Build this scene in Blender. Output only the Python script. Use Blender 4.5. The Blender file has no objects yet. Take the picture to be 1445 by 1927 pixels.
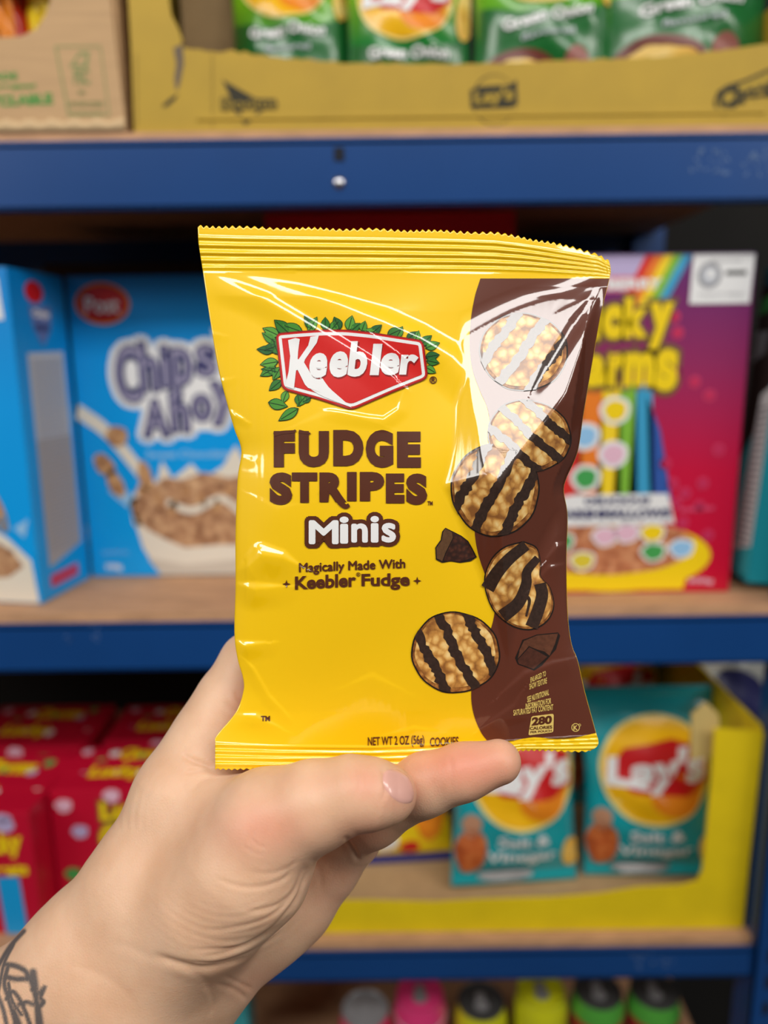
import bpy, bmesh, math, random
import numpy as np
from mathutils import Vector, Matrix
from mathutils.geometry import tessellate_polygon

random.seed(7)
rng = np.random.RandomState(11)
scene = bpy.context.scene
COL = scene.collection
R = math.radians

# ------------------------------------------------------------------ camera
F, CX, CY = 1445.0, 722.5, 963.5          # focal length and centre in photo pixels
CAM = np.array([0.0, 0.0, 1.45])
PITCH, ROLL = 11.7, -0.7
Rm = Matrix.Rotation(R(90 - PITCH), 3, 'X') @ Matrix.Rotation(R(ROLL), 3, 'Z')
RN = np.array(Rm)
cam_d = bpy.data.cameras.new('camera')
cam = bpy.data.objects.new('camera', cam_d)
COL.objects.link(cam)
cam.matrix_world = Matrix.Translation(Vector(CAM)) @ Rm.to_4x4()
cam_d.sensor_fit = 'VERTICAL'
cam_d.sensor_height = 36.0
cam_d.sensor_width = 27.0
cam_d.lens = 36.0 * F / 1927.0
cam_d.clip_start = 0.01
cam_d.dof.use_dof = True
cam_d.dof.focus_distance = 0.252
cam_d.dof.aperture_fstop = cam_d.lens / 5.0
scene.camera = cam

# ------------------------------------------------------------------ light
world = bpy.data.worlds.new('world')
scene.world = world
world.use_nodes = True
world.node_tree.nodes['Background'].inputs[0].default_value = (1.0, 0.97, 0.93, 1)
world.node_tree.nodes['Background'].inputs[1].default_value = 0.12

def area(name, loc, target, sx, sy, power, color=(1, 1, 1)):
    l = bpy.data.lights.new(name, 'AREA')
    l.shape = 'RECTANGLE'; l.size = sx; l.size_y = sy; l.energy = power; l.color = color
    o = bpy.data.objects.new(name, l)
    COL.objects.link(o)
    o.location = loc
    d = Vector(target) - Vector(loc)
    o.rotation_euler = d.to_track_quat('-Z', 'Y').to_euler()
    return o
area('ceiling_light_panel', (0.0, -0.72, 2.66), (0, 0.45, 1.35), 2.8, 0.34, 62, (1.0, 0.97, 0.93))
area('fill_light_left', (-2.3, -1.3, 2.6), (0, 0.4, 1.25), 1.2, 0.6, 42, (1.0, 0.96, 0.90))  # added fill from the left, kept out of the bag's reflection
area('fill_light_right', (2.3, -1.3, 2.6), (0, 0.4, 1.25), 1.2, 0.6, 42, (1.0, 0.96, 0.90))  # matching fill added on the right side

vs = scene.view_settings
vs.view_transform = 'Standard'; vs.look = 'None'; vs.gamma = 1.0; vs.use_curve_mapping = False
vs.exposure = -0.95

# ------------------------------------------------------------------ pixel -> world
def C(px, py, dep):
    v = np.array([(px - CX) / F * dep, -(py - CY) / F * dep, -dep])
    return CAM + RN @ v
def ray(px, py):
    return RN @ np.array([(px - CX) / F, -(py - CY) / F, -1.0])
def WY(px, py, Y):
    d = ray(px, py); return CAM + d * (Y - CAM[1]) / d[1]
def G(px, py, z):
    d = ray(px, py); return CAM + d * (z - CAM[2]) / d[2]

# ------------------------------------------------------------------ materials
def srgb(r, g, b):
    f = lambda c: (c / 12.92 if c <= 0.04045 else ((c + 0.055) / 1.055) ** 2.4)
    return (f(r / 255), f(g / 255), f(b / 255), 1)
MATS = {}
def mat(name, rgb, rough=0.5, coat=0.0, metal=0.0, noise=0.0, nscale=60, bump=0.0, bscale=200, sheen=0, spec=0.5, aniso=None):
    if name in MATS: return MATS[name]
    m = bpy.data.materials.new(name); m.use_nodes = True
    nt = m.node_tree; b = nt.nodes['Principled BSDF']
    c = srgb(*rgb)
    b.inputs['Base Color'].default_value = c
    b.inputs['Roughness'].default_value = rough
    b.inputs['Metallic'].default_value = metal
    b.inputs['Coat Weight'].default_value = coat
    b.inputs['Coat Roughness'].default_value = 0.12
    b.inputs['Coat IOR'].default_value = 1.5
    b.inputs['Specular IOR Level'].default_value = spec
    tc = nt.nodes.new('ShaderNodeTexCoord')
    if noise:
        n = nt.nodes.new('ShaderNodeTexNoise'); n.inputs['Scale'].default_value = nscale
        n.inputs['Detail'].default_value = 4
        mp = nt.nodes.new('ShaderNodeMapping')
        if aniso: mp.inputs['Scale'].default_value = aniso
        nt.links.new(tc.outputs['Object'], mp.inputs[0]); nt.links.new(mp.outputs[0], n.inputs['Vector'])
        r = nt.nodes.new('ShaderNodeValToRGB')
        r.color_ramp.elements[0].position = 0.3; r.color_ramp.elements[1].position = 0.7
        r.color_ramp.elements[0].color = tuple(x * (1 - noise) for x in c[:3]) + (1,)
        r.color_ramp.elements[1].color = tuple(min(1, x * (1 + noise)) for x in c[:3]) + (1,)
        nt.links.new(n.outputs['Fac'], r.inputs[0]); nt.links.new(r.outputs[0], b.inputs['Base Color'])
    if bump:
        n = nt.nodes.new('ShaderNodeTexNoise'); n.inputs['Scale'].default_value = bscale
        nt.links.new(tc.outputs['Object'], n.inputs['Vector'])
        bp = nt.nodes.new('ShaderNodeBump'); bp.inputs['Strength'].default_value = bump
        bp.inputs['Distance'].default_value = 0.001
        nt.links.new(n.outputs['Fac'], bp.inputs['Height']); nt.links.new(bp.outputs[0], b.inputs['Normal'])
    MATS[name] = m
    return m

def mat_vgrad(name, stops, z0, z1, rough=0.35, axis=2):
    """colour blend running up the object (object space)"""
    if name in MATS: return MATS[name]
    m = bpy.data.materials.new(name); m.use_nodes = True
    nt = m.node_tree; b = nt.nodes['Principled BSDF']; b.inputs['Roughness'].default_value = rough
    tc = nt.nodes.new('ShaderNodeTexCoord'); sp = nt.nodes.new('ShaderNodeSeparateXYZ')
    mr = nt.nodes.new('ShaderNodeMapRange'); mr.inputs[1].default_value = z0; mr.inputs[2].default_value = z1
    r = nt.nodes.new('ShaderNodeValToRGB')
    while len(r.color_ramp.elements) < len(stops): r.color_ramp.elements.new(0.5)
    for e, (p, c) in zip(r.color_ramp.elements, stops): e.position = p; e.color = srgb(*c)
    nt.links.new(tc.outputs['Object'], sp.inputs[0]); nt.links.new(sp.outputs[axis], mr.inputs[0])
    nt.links.new(mr.outputs[0], r.inputs[0]); nt.links.new(r.outputs[0], b.inputs['Base Color'])
    MATS[name] = m
    return m

def mat_cells(name, cols, scale, rough=0.5, randomness=1.0, coat=0.0, film=False, warp=0.0):
    """voronoi-broken print: cols = [(pos,rgb)...] over cell distance"""
    if name in MATS: return MATS[name]
    m = bpy.data.materials.new(name); m.use_nodes = True
    nt = m.node_tree; b = nt.nodes['Principled BSDF']; b.inputs['Roughness'].default_value = rough
    b.inputs['Coat Weight'].default_value = coat; b.inputs['Coat Roughness'].default_value = 0.12
    tc = nt.nodes.new('ShaderNodeTexCoord')
    n = nt.nodes.new('ShaderNodeTexNoise'); n.inputs['Scale'].default_value = scale * 0.8; n.inputs['Detail'].default_value = 5
    mx = nt.nodes.new('ShaderNodeVectorMath'); mx.operation = 'SCALE'; mx.inputs['Scale'].default_value = warp / scale
    ad = nt.nodes.new('ShaderNodeVectorMath'); ad.operation = 'ADD'
    v = nt.nodes.new('ShaderNodeTexVoronoi'); v.inputs['Scale'].default_value = scale
    v.inputs['Randomness'].default_value = randomness
    nt.links.new(tc.outputs['Object'], n.inputs['Vector']); nt.links.new(n.outputs['Color'], mx.inputs[0])
    nt.links.new(tc.outputs['Object'], ad.inputs[0]); nt.links.new(mx.outputs[0], ad.inputs[1])
    nt.links.new(ad.outputs[0], v.inputs['Vector'])
    mm = nt.nodes.new('ShaderNodeMix'); mm.data_type = 'FLOAT'; mm.inputs[0].default_value = 0.45
    nt.links.new(v.outputs['Distance'], mm.inputs[2]); nt.links.new(n.outputs['Fac'], mm.inputs[3])
    r = nt.nodes.new('ShaderNodeValToRGB')
    while len(r.color_ramp.elements) < len(cols): r.color_ramp.elements.new(0.5)
    for e, (p, c) in zip(r.color_ramp.elements, cols): e.position = p; e.color = srgb(*c)
    nt.links.new(mm.outputs[0], r.inputs[0]); nt.links.new(r.outputs[0], b.inputs['Base Color'])
    MATS[name] = m
    return m

# ------------------------------------------------------------------ object helpers
def mesh_obj(name, verts, faces, mats, parent=None, smooth=True, fmat=None, origin=None):
    """verts in the parent's local frame (or world when there is no parent)"""
    me = bpy.data.meshes.new(name)
    verts = np.asarray(verts, dtype=float)
    org = np.zeros(3) if origin is None else np.asarray(origin, float)
    me.from_pydata([tuple(v) for v in (verts - org)], [], [tuple(int(i) for i in f) for f in faces])
    for m in (mats if isinstance(mats, (list, tuple)) else [mats]): me.materials.append(m)
    if fmat is not None: me.polygons.foreach_set('material_index', [int(i) for i in fmat])
    me.polygons.foreach_set('use_smooth', [smooth] * len(me.polygons))
    me.update()
    o = bpy.data.objects.new(name, me); COL.objects.link(o)
    o.location = org
    if parent: o.parent = parent
    return o
def thing(name, loc, rz=0.0, label=None, cat=None, group=None, rot=None):
    o = bpy.data.objects.new(name, None); COL.objects.link(o)
    o.empty_display_size = 0.02
    o.location = Vector(loc)
    o.rotation_euler = rot if rot else (0, 0, rz)
    tag(o, label, cat, group); return o
def tag(o, label=None, cat=None, group=None, kind=None):
    if label: o['label'] = label
    if cat: o['category'] = cat
    if group: o['group'] = group
    if kind: o['kind'] = kind
    return o

class MB:
    """collects geometry for ONE mesh"""
    def __init__(self): self.bm = bmesh.new()
    def box(self, x0, x1, y0, y1, z0, z1, bev=0.0, mi=0):
        b = bmesh.new()
        bmesh.ops.create_cube(b, size=1)
        for v in b.verts:
            v.co = Vector(((x0 + x1) / 2 + v.co.x * (x1 - x0), (y0 + y1) / 2 + v.co.y * (y1 - y0), (z0 + z1) / 2 + v.co.z * (z1 - z0)))
        if bev: bmesh.ops.bevel(b, geom=b.edges[:], offset=bev, segments=2, affect='EDGES', profile=0.6)
        self._add(b, mi); return self
    def lathe(self, prof, seg=40, mi=0, c=(0, 0, 0), ang=None):
        b = bmesh.new(); rings = []
        for r, z in prof:
            rings.append([b.verts.new((c[0] + r * math.cos(2 * math.pi * i / seg), c[1] + r * math.sin(2 * math.pi * i / seg), c[2] + z)) for i in range(seg)])
        for a, d in zip(rings[:-1], rings[1:]):
            for i in range(seg): b.faces.new((a[i], a[(i + 1) % seg], d[(i + 1) % seg], d[i]))
        if prof[0][0] > 1e-5: b.faces.new(list(reversed(rings[0])))
        if prof[-1][0] > 1e-5: b.faces.new(rings[-1])
        bmesh.ops.remove_doubles(b, verts=b.verts[:], dist=1e-6)
        self._add(b, mi); return self
    def prism(self, pts, th, frame, mi=0):
        """pts: 2D outline, frame(u,v,w)->3D, th: thickness along w"""
        b = bmesh.new()
        A = [b.verts.new(frame(u, v, 0)) for u, v in pts]; D = [b.verts.new(frame(u, v, th)) for u, v in pts]
        n = len(pts)
        for t in tessellate_polygon([[Vector((u, v, 0)) for u, v in pts]]):
            b.faces.new([A[i] for i in t]); b.faces.new([D[i] for i in reversed(t)])
        for i in range(n): b.faces.new((A[i], A[(i + 1) % n], D[(i + 1) % n], D[i]))
        bmesh.ops.recalc_face_normals(b, faces=b.faces[:])
        self._add(b, mi); return self
    def _add(self, b, mi):
        for f in b.faces: f.material_index = mi
        me = bpy.data.meshes.new('t'); b.to_mesh(me); b.free()
        self.bm.from_mesh(me); bpy.data.meshes.remove(me)
    def build(self, name, mats, parent=None, smooth=False, auto=False):
        me = bpy.data.meshes.new(name)
        bmesh.ops.recalc_face_normals(self.bm, faces=self.bm.faces[:])
        self.bm.to_mesh(me); self.bm.free()
        for m in (mats if isinstance(mats, (list, tuple)) else [mats]): me.materials.append(m)
        me.polygons.foreach_set('use_smooth', [smooth or auto] * len(me.polygons))
        if auto: me.set_sharp_from_angle(angle=R(35))
        o = bpy.data.objects.new(name, me); COL.objects.link(o)
        if parent: o.parent = parent
        return o

# ------------------------------------------------------------------ printed artwork
_glyph = {}
def glyph(s, off, space=1.0):
    k = (s, round(off, 4), space)
    if k in _glyph: return _glyph[k]
    cu = bpy.data.curves.new('g', 'FONT'); cu.body = s; cu.size = 1.0; cu.offset = off
    cu.resolution_u = 4; cu.space_character = space
    o = bpy.data.objects.new('g', cu)
    me = bpy.data.meshes.new_from_object(o)
    V = np.array([v.co[:2] for v in me.vertices]) if len(me.vertices) else np.zeros((0, 2))
    Fc = [tuple(p.vertices) for p in me.polygons]
    bpy.data.objects.remove(o); bpy.data.curves.remove(cu); bpy.data.meshes.remove(me)
    _glyph[k] = (V, Fc)
    return _glyph[k]

class Art:
    def __init__(self): self.it = []
    def poly(self, pts, m, layer=1, holes=()):
        loops = [[Vector((p[0], p[1], 0)) for p in pts]] + [[Vector((p[0], p[1], 0)) for p in h] for h in holes]
        V = np.array([p[:2] for l in loops for p in l])
        T = tessellate_polygon(loops)
        self.it.append((V, [tuple(t) for t in T], m, layer)); return self
    def ell(self, cx, cy, rx, ry, m, layer=1, rot=0, n=36, wob=0.0, seed=0):
        rs = np.random.RandomState(seed); ph = rs.rand(4) * 6.28
        a = np.linspace(0, 2 * math.pi, n, endpoint=False)
        k = 1 + wob * (np.sin(3 * a + ph[0]) * .5 + np.sin(5 * a + ph[1]) * .4 + np.sin(11 * a + ph[2]) * .25)
        x = rx * k * np.cos(a); y = ry * k * np.sin(a); c, s = math.cos(rot), math.sin(rot)
        self.poly(list(zip(cx + x * c - y * s, cy + x * s + y * c)), m, layer); return self
    def stroke(self, pts, w, m, layer=1, w1=None):
        pts = smooth_line(pts, 6); n = len(pts)
        ws = np.linspace(w, w if w1 is None else w1, n) / 2
        t = np.gradient(pts, axis=0); t /= np.linalg.norm(t, axis=1)[:, None] + 1e-9
        nn = np.stack([-t[:, 1], t[:, 0]], 1)
        A = pts + nn * ws[:, None]; B = pts - nn * ws[:, None]
        V = np.concatenate([A, B]); Fc = [(i, i + 1, n + i + 1, n + i) for i in range(n - 1)]
        self.it.append((V, Fc, m, layer)); return self
    def text(self, s, quad, m, layer=2, off=0.0, norm=None, shear=0.0, space=1.0):
        """quad = (x0,y0,x1,y1) or four corners tl,tr,br,bl; y runs down"""
        V, Fc = glyph(s, off, space)
        if len(V) == 0: return self
        Nv, _ = glyph(s, off if norm is None else norm, space)
        lo, hi = Nv.min(0), Nv.max(0)
        U = (V - lo) / (hi - lo)
        if len(quad) == 4 and not hasattr(quad[0], '__len__'):
            x0, y0, x1, y1 = quad; quad = ((x0, y0), (x1, y0), (x1, y1), (x0, y1))
        tl, tr, br, bl = [np.array(q, float) for q in quad]
        u = U[:, :1]; v = U[:, 1:]
        P = (bl * (1 - u) + br * u) * (1 - v) + (tl * (1 - u) + tr * u) * v
        P = P + (tr - tl) * 0 + np.concatenate([(v - 0.5) * shear * np.linalg.norm(tl - bl), 0 * v], 1)
        self.it.append((P, Fc, m, layer)); return self
    def outline(self, s, quad, m, layer, rad, off=0.0, n=12, **k):
        x0, y0, x1, y1 = quad; ry = rad[1]; rx = rad[0]
        for i in range(n):
            c, d = rx * math.cos(2 * math.pi * i / n), ry * math.sin(2 * math.pi * i / n)
            self.text(s, (x0 + c, y0 + d, x1 + c, y1 + d), m, layer + .04 * i, off, **k)
        return self
    def build(self, name, parent, mapf, step=None, eps=0.0002, normf=None, vdown=True):
        VV, UVs, FF, MI, mats = [], [], [], [], []; base = 0
        for V, Fc, m, layer in self.it:
            if m not in mats: mats.append(m)
            if step:
                bm = bmesh.new()
                vs_ = [bm.verts.new((p[0], p[1], 0)) for p in V]
                for f in Fc:
                    try: bm.faces.new([vs_[i] for i in f])
                    except ValueError: pass
                lo, hi = V.min(0), V.max(0)
                for ax in (0, 1):
                    k = math.ceil(lo[ax] / step) * step
                    while k < hi[ax]:
                        co = [0, 0, 0]; no = [0, 0, 0]; co[ax] = k; no[ax] = 1
                        bmesh.ops.bisect_plane(bm, geom=bm.verts[:] + bm.edges[:] + bm.faces[:], plane_co=co, plane_no=no, dist=1e-6)
                        k += step
                bm.verts.index_update()
                V = np.array([v.co[:2] for v in bm.verts]); Fc = [tuple(v.index for v in f.verts) for f in bm.faces]
                bm.free()
            def sa(f):
                q = V[list(f)]; return float((q[:, 0] * np.roll(q[:, 1], -1) - np.roll(q[:, 0], -1) * q[:, 1]).sum())
            Fc = [f if (sa(f) < 0) == vdown else tuple(reversed(f)) for f in Fc]
            P = mapf(V[:, 0], V[:, 1], layer * eps)
            VV.append(P); UVs.append(V); FF += [tuple(i + base for i in f) for f in Fc]; MI += [mats.index(m)] * len(Fc)
            base += len(V)
        o = mesh_obj(name, np.concatenate(VV), FF, mats, parent, smooth=True, fmat=MI)
        if normf is not None:
            uv = [None]
            N = np.concatenate([normf(i) for i in UVs])
            o.data.normals_split_custom_set_from_vertices([tuple(n) for n in N])
        return o

def smooth_line(pts, k=8):
    P = np.array(pts, float)
    if len(P) < 3: 
        t = np.linspace(0, 1, k)[:, None]; return P[0] * (1 - t) + P[-1] * t
    Q = np.concatenate([[2 * P[0] - P[1]], P, [2 * P[-1] - P[-2]]]); out = []
    for i in range(1, len(Q) - 2):
        for t in np.linspace(0, 1, k, endpoint=False):
            a, b, c, d = Q[i - 1], Q[i], Q[i + 1], Q[i + 2]
            out.append(0.5 * ((2 * b) + (c - a) * t + (2 * a - 5 * b + 4 * c - d) * t * t + (-a + 3 * b - 3 * c + d) * t ** 3))
    out.append(P[-1]); return np.array(out)

# ------------------------------------------------------------------ the setting
Z1 = 1.45 + 0.171      # top shelf board surface
Z2 = 1.45 - 0.222      # middle
Z3 = 1.45 - 0.560      # lower
Z4 = 1.45 - 0.840      # bottom
YF = 0.643
m_blue = mat('blue_paint', (17, 66, 128), 0.32, noise=0.06, nscale=9)
m_board = mat('chipboard', (196, 150, 112), 0.75, noise=0.14, nscale=120, aniso=(0.3, 1, 1))
m_dark = mat('dark_wall', (20, 18, 16), 0.9, noise=0.2, nscale=8)
m_floor = mat('shop_floor', (70, 66, 62), 0.5, noise=0.1, nscale=4)

w = MB().box(-2.5, 2.5, 1.30, 1.36, 0, 2.7).build('wall_back', m_dark); tag(w, kind='structure')
w = MB().box(-2.5, 2.5, -3.8, 1.36, -0.05, 0).build('floor', m_floor); tag(w, kind='structure')

rack = thing('shelving_rack', (0, 0.9, 0), 0, 'blue steel shelving rack with chipboard shelves holding the snacks', 'shelving')
def rel(o, p):  # shift a mesh built in world coordinates into its parent's frame
    o.data.transform(Matrix.Translation(-Vector(p.location))); return o
XL, XR = -0.98, WY(1417, 1783, YF)[0]
for zt, bh in ((Z1, .057), (Z2, .052), (Z3, .040), (Z4, .05)):
    rel(MB().box(XL, XR + .03, YF + .004, 1.15, zt - .010, zt, 0.0008).build('shelf_board', m_board, rack), rack)
    b = MB()
    b.box(XL, XR, YF - .002, YF + .0, zt - bh, zt - .007, 0.0006)
    b.box(XL, XR, YF - .002, YF + .03, zt - .012, zt - .0102)
    b.box(XL, XR, YF - .002, YF + .014, zt - bh, zt - bh + .002)
    rel(b.build('beam', m_blue, rack), rack)
    rel(MB().box(XL, XR, 1.15, 1.152, zt - .05, zt - .004, .0005).build('beam', m_blue, rack), rack)
m_hole = mat('slot_dark', (8, 14, 30), 0.8)
m_steel = mat('steel', (200, 200, 205), 0.25, metal=1.0)
for x0, y0 in ((XR, YF - .006), (XR, 1.13), (XL - .045, YF - .006), (XL - .045, 1.13)):
    b = MB()
    b.box(x0, x0 + .045, y0, y0 + .002, 0, 2.1)
    b.box(x0, x0 + .002, y0, y0 + .035, 0, 2.1)
    rel(b.build('upright', m_blue, rack), rack)
    if y0 < 0.7 and x0 > 0:
        b = MB()
        k = 0.75
        while k < 1.7:
            b.box(x0 + .012, x0 + .018, y0 - .0006, y0 + .0001, k, k + .014)
            b.box(x0 + .030, x0 + .036, y0 - .0006, y0 + .0001, k, k + .014)
            k += 0.03
        rel(b.build('slot_row', m_hole, rack), rack)
p = WY(638, 290, YF - .0025); q = WY(638, 344, YF - .0025)
rel(MB().box(p[0] - .004, p[0] + .004, YF - .0028, YF - .0019, p[2] - .005, p[2] + .005, .0003).build('beam_hole', m_hole, rack), rack)
b = MB(); b.lathe([(0, .003), (.003, .0025), (.0050, .0008), (.0052, 0)], 20)
o = b.build('rivet', m_steel, rack, smooth=True)
o.data.transform(Matrix.Rotation(R(90), 4, 'X')); o.data.transform(Matrix.Translation(Vector((q[0], YF - .0019, q[2])) - rack.location))
m_scuff = mat('scuff', (92, 118, 160), 0.7)
rs = random.Random(3)
for (x0, x1, y0, y1, n) in ((1295, 1375, 285, 330, 26), (1400, 1470, 280, 335, 24), (1190, 1230, 1795, 1825, 12), (1240, 1272, 1800, 1825, 10), (120, 190, 1175, 1215, 8)):
    a = Art()
    for i in range(n):
        x = rs.uniform(x0, x1); y = rs.uniform(y0, y1)
        P = WY(x, y, YF - .0021); d = rs.uniform(.001, .0035); e = rs.uniform(-1, 1) * .003
        a.stroke([(P[0], P[2]), (P[0] + e * .5, P[2] + d * .5), (P[0] + e, P[2] + d)], .0011, m_scuff, 1)
    a.build('paint_scuffs', rack, lambda u, v, h: np.stack([u - rack.location.x, 0 * u + YF - .0021 - h - rack.location.y, v], 1), eps=.0002, vdown=False)

# ------------------------------------------------------------------ carton boxes with printed faces
def face_map(side, w, d, h):
    """returns f(u,v,off) for u 0..1 left to right, v 0..1 top to bottom"""
    def f(u, v, o):
        z = h * (1 - v)
        if side == 'front': return np.stack([(u - .5) * w, 0 * u - d / 2 - o, z], 1)
        if side == 'right': return np.stack([0 * u + w / 2 + o, (u - .5) * d, z], 1)
        if side == 'left': return np.stack([0 * u - w / 2 - o, (.5 - u) * d, z], 1)
        if side == 'top': return np.stack([(u - .5) * w, (.5 - v) * d, 0 * u + h + o], 1)
    return f
def carton(name, bl, rz, w, d, h, body, label, cat='box', group=None, arts=None, lean=0):
    """bl: world position of the bottom corner at the front left"""
    c = math.cos(rz); s = math.sin(rz)
    ctr = (bl[0] + c * w / 2 - s * d / 2, bl[1] + s * w / 2 + c * d / 2, bl[2] + .0005)
    t = thing(name, ctr, rz, label, cat, group)
    if lean: t.rotation_euler = (0, lean, rz)
    MB().box(-w / 2, w / 2, -d / 2, d / 2, 0, h, .0012).build('carton', body, t)
    b = MB().box(-w / 2 + .004, w / 2 - .004, -d * .12, d * .12, h, h + .0005)
    b.build('closing_flap', body, t)
    for side, a in (arts or {}).items():
        a.build(side + '_print', t, face_map(side, w, d, h), eps=.00022)
    return t

W_ = mat('white_print', (238, 238, 238), 0.4)
NAVY = mat('navy_print', (38, 40, 98), 0.4)
RED = mat('red_print', (205, 24, 30), 0.4)
YEL = mat('yellow_print', (250, 215, 20), 0.4)
ORA = mat('orange_print', (240, 140, 30), 0.4)
LBLUE = mat('pale_blue_print', (150, 200, 240), 0.4)
CREAM = mat('milk_print', (232, 224, 208), 0.4)
MILK2 = mat('milk_shade_print', (205, 196, 182), 0.4)
GREY = mat('grey_print', (150, 150, 155), 0.5)
LGREY = mat('label_print', (196, 200, 208), 0.5)
CEREAL = mat_cells('cereal_print', [(0.25, (110, 70, 45)), (0.45, (176, 128, 92)), (0.7, (214, 172, 130))], 110, warp=1.0)
COOK = mat_cells('cookie_piece_print', [(0.2, (120, 76, 50)), (0.5, (190, 140, 96)), (0.8, (214, 172, 120))], 160, warp=.6)

# ---- chocolate chip cereal boxes (blue)
m_cblue = mat_vgrad('cereal_blue_shaded_top', [(0, (0, 164, 244)), (.6, (0, 158, 238)), (1, (0, 132, 210))], 0, .3)  # darker top: shadow under the shelf beam painted into the blue
m_cblue_d = mat('cereal_blue_side', (10, 92, 165), 0.4)
def chips_front():
    a = Art()
    a.ell(.172, .088, .135, .066, ORA, 1); a.ell(.172, .088, .122, .058, RED, 2)
    a.text('Post', (.085, .065, .255, .118), W_, 3, .02, shear=.012)
    # outlined title
    for s, qd in (('C', (.215, .225, .335, .40)), ('h', (.335, .215, .42, .365)), ('i', (.445, .225, .475, .355)), ('p', (.50, .235, .59, .395)), ('s', (.62, .225, .71, .32)),
                  ('A', (.335, .40, .455, .515)), ('h', (.475, .375, .56, .50)), ('o', (.585, .385, .675, .465)), ('y', (.685, .345, .80, .48))):
        a.outline(s, qd, W_, 1, (.045, .028)); a.outline(s, qd, NAVY, 3, (.013, .0095), .02)
        x0, y0, x1, y1 = qd
        a.text(s, qd, mat('mauve_grey_print', (160, 155, 182), .4), 4, -.005)
    a.poly([(.26, .25), (.72, .22), (.78, .42), (.72, .5), (.38, .5), (.3, .4)], W_, 1.7)
    a.poly([(.70, .17), (.99, .15), (.99, .45), (.83, .44), (.74, .3)], W_, 1); a.poly([(.73, .19), (.99, .17), (.99, .42), (.84, .41), (.76, .3)], RED, 2)
    a.text('NEW', (.80, .24, .98, .32), W_, 3, .05)
    a.text('Sweet Chocolatey', (.335, .565, .79, .597), LBLUE, 2, .02)
    a.stroke([(-.0 + .004, .43), (.14, .50), (.28, .62), (.42, .76)], .05, CREAM, 2, .05)
    for k, (x, y) in enumerate(((.19, .515), (.115, .61), (.165, .675), (.32, .652))):
        a.ell(x, y, .055, .034, COOK, 5, rot=.4 * k, wob=.05, seed=k)
    a.poly([(.23, .74), (.30, .66), (.36, .70), (.41, .60), (.46, .66), (.56, .61), (.62, .66), (.72, .62), (.79, .55), (.84, .62), (.90, .6), (.97, .64), (.99, .75), (.99, .82), (.24, .82)], CREAM, 3)
    a.poly([(.12, .70), (.2, .69), (.27, .73), (.22, .76)], LBLUE, 3)
    a.poly([(.225, .74), (.30, .71), (.99, .70), (.99, .995), (.36, .995), (.28, .90)], CREAM, 3)
    a.poly([(.30, .935), (.5, .96), (.99, .93), (.99, .996), (.365, .996)], MILK2, 4)
    a.poly([(.24, .77), (.27, .72), (.34, .69), (.42, .655), (.5, .665), (.62, .64), (.75, .66), (.88, .64), (.99, .67), (.99, .875), (.85, .895), (.7, .89), (.5, .90), (.4, .87), (.3, .83)], CEREAL, 4)
    for k in range(9): a.ell(.3 + .075 * k, .70 + .03 * (k % 3), .03, .018, COOK, 5, rot=k, wob=.06, seed=k)
    a.stroke([(.42, .74), (.55, .77), (.7, .73), (.8, .78)], .025, CREAM, 5)
    a.text('350g', (.075, .955, .16, .98), W_, 2, .04)
    a.text('cereal with cocoa', (.065, .905, .2, .92), LBLUE, 2, 0)
    return a
zs = Z2
chA_R = G(79, 1138, zs); chA_B = G(170, 1088, zs)
vec = chA_B - chA_R; dA = float(np.linalg.norm(vec[:2])); rzA = math.atan2(-vec[0], vec[1])
wA = .195
blA = chA_R - wA * np.array([math.cos(rzA), math.sin(rzA), 0])
fa = Art()   # front of the near box: only its right part is in the picture
fa.poly([(.70, .03), (.955, .03), (.965, .145), (.70, .145)], W_, 2)
for k in range(5): fa.poly([(.72, .045 + k * .018), (.93, .045 + k * .018), (.93, .052 + k * .018), (.72, .052 + k * .018)], GREY, 3)
fa.ell(.82, .70, .085, .035, COOK, 3, rot=1.0)
fa.poly([(.3, .80), (.5, .74), (.62, .77), (.76, .75), (.86, .79), (.97, .86), (.99, .995), (.2, .995)], CREAM, 3)
fa.poly([(.3, .82), (.5, .77), (.62, .78), (.76, .79), (.88, .83), (.93, .88), (.85, .915), (.6, .93), (.3, .9)], CEREAL, 4)
fa.poly([(.9, .76), (.98, .73), (.95, .79)], LBLUE, 3); fa.poly([(.8, .76), (.86, .71), (.87, .77)], LBLUE, 3)
ra = Art()
ra.ell(.42, .06, .16, .032, RED, 2)
ra.poly([(.3, .10), (.7, .10), (.66, .17), (.5, .22), (.36, .17)], mat('blue_grey_print', (100, 120, 180), .5), 2)
ra.text('Chips', (.36, .11, .66, .14), W_, 3, .04); ra.text('Ahoy', (.38, .15, .64, .18), NAVY, 3, .04)
ra.poly([(.2, .24), (.86, .235), (.86, .86), (.2, .90)], LGREY, 2)
ra.poly([(.2, .50), (.86, .50), (.86, .86), (.2, .90)], mat('label_warm_print', (176, 172, 172), .5), 3)
for k in range(46):
    y = .26 + k * .0132
    ra.poly([(.25, y), (.80, y), (.80, y + .004), (.25, y + .004)], GREY, 4)
ra.poly([(.2, .925), (.75, .925), (.75, .965), (.2, .965)], mat('pink_print', (200, 60, 100), .4), 2)
carton('cereal_box', blA, rzA, wA, dA, .296, [m_cblue], 'blue cereal box nearest the left edge, its narrow ingredients side showing', 'cereal box', None, {'front': fa, 'right': ra})
blB = G(174, 1086, zs)
carton('cereal_box', blB, R(0), .195, .07, .297, [m_cblue], 'blue chocolate chip cereal box with a bowl of cereal, left of the held bag', 'cereal box', None, {'front': chips_front()})

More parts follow.
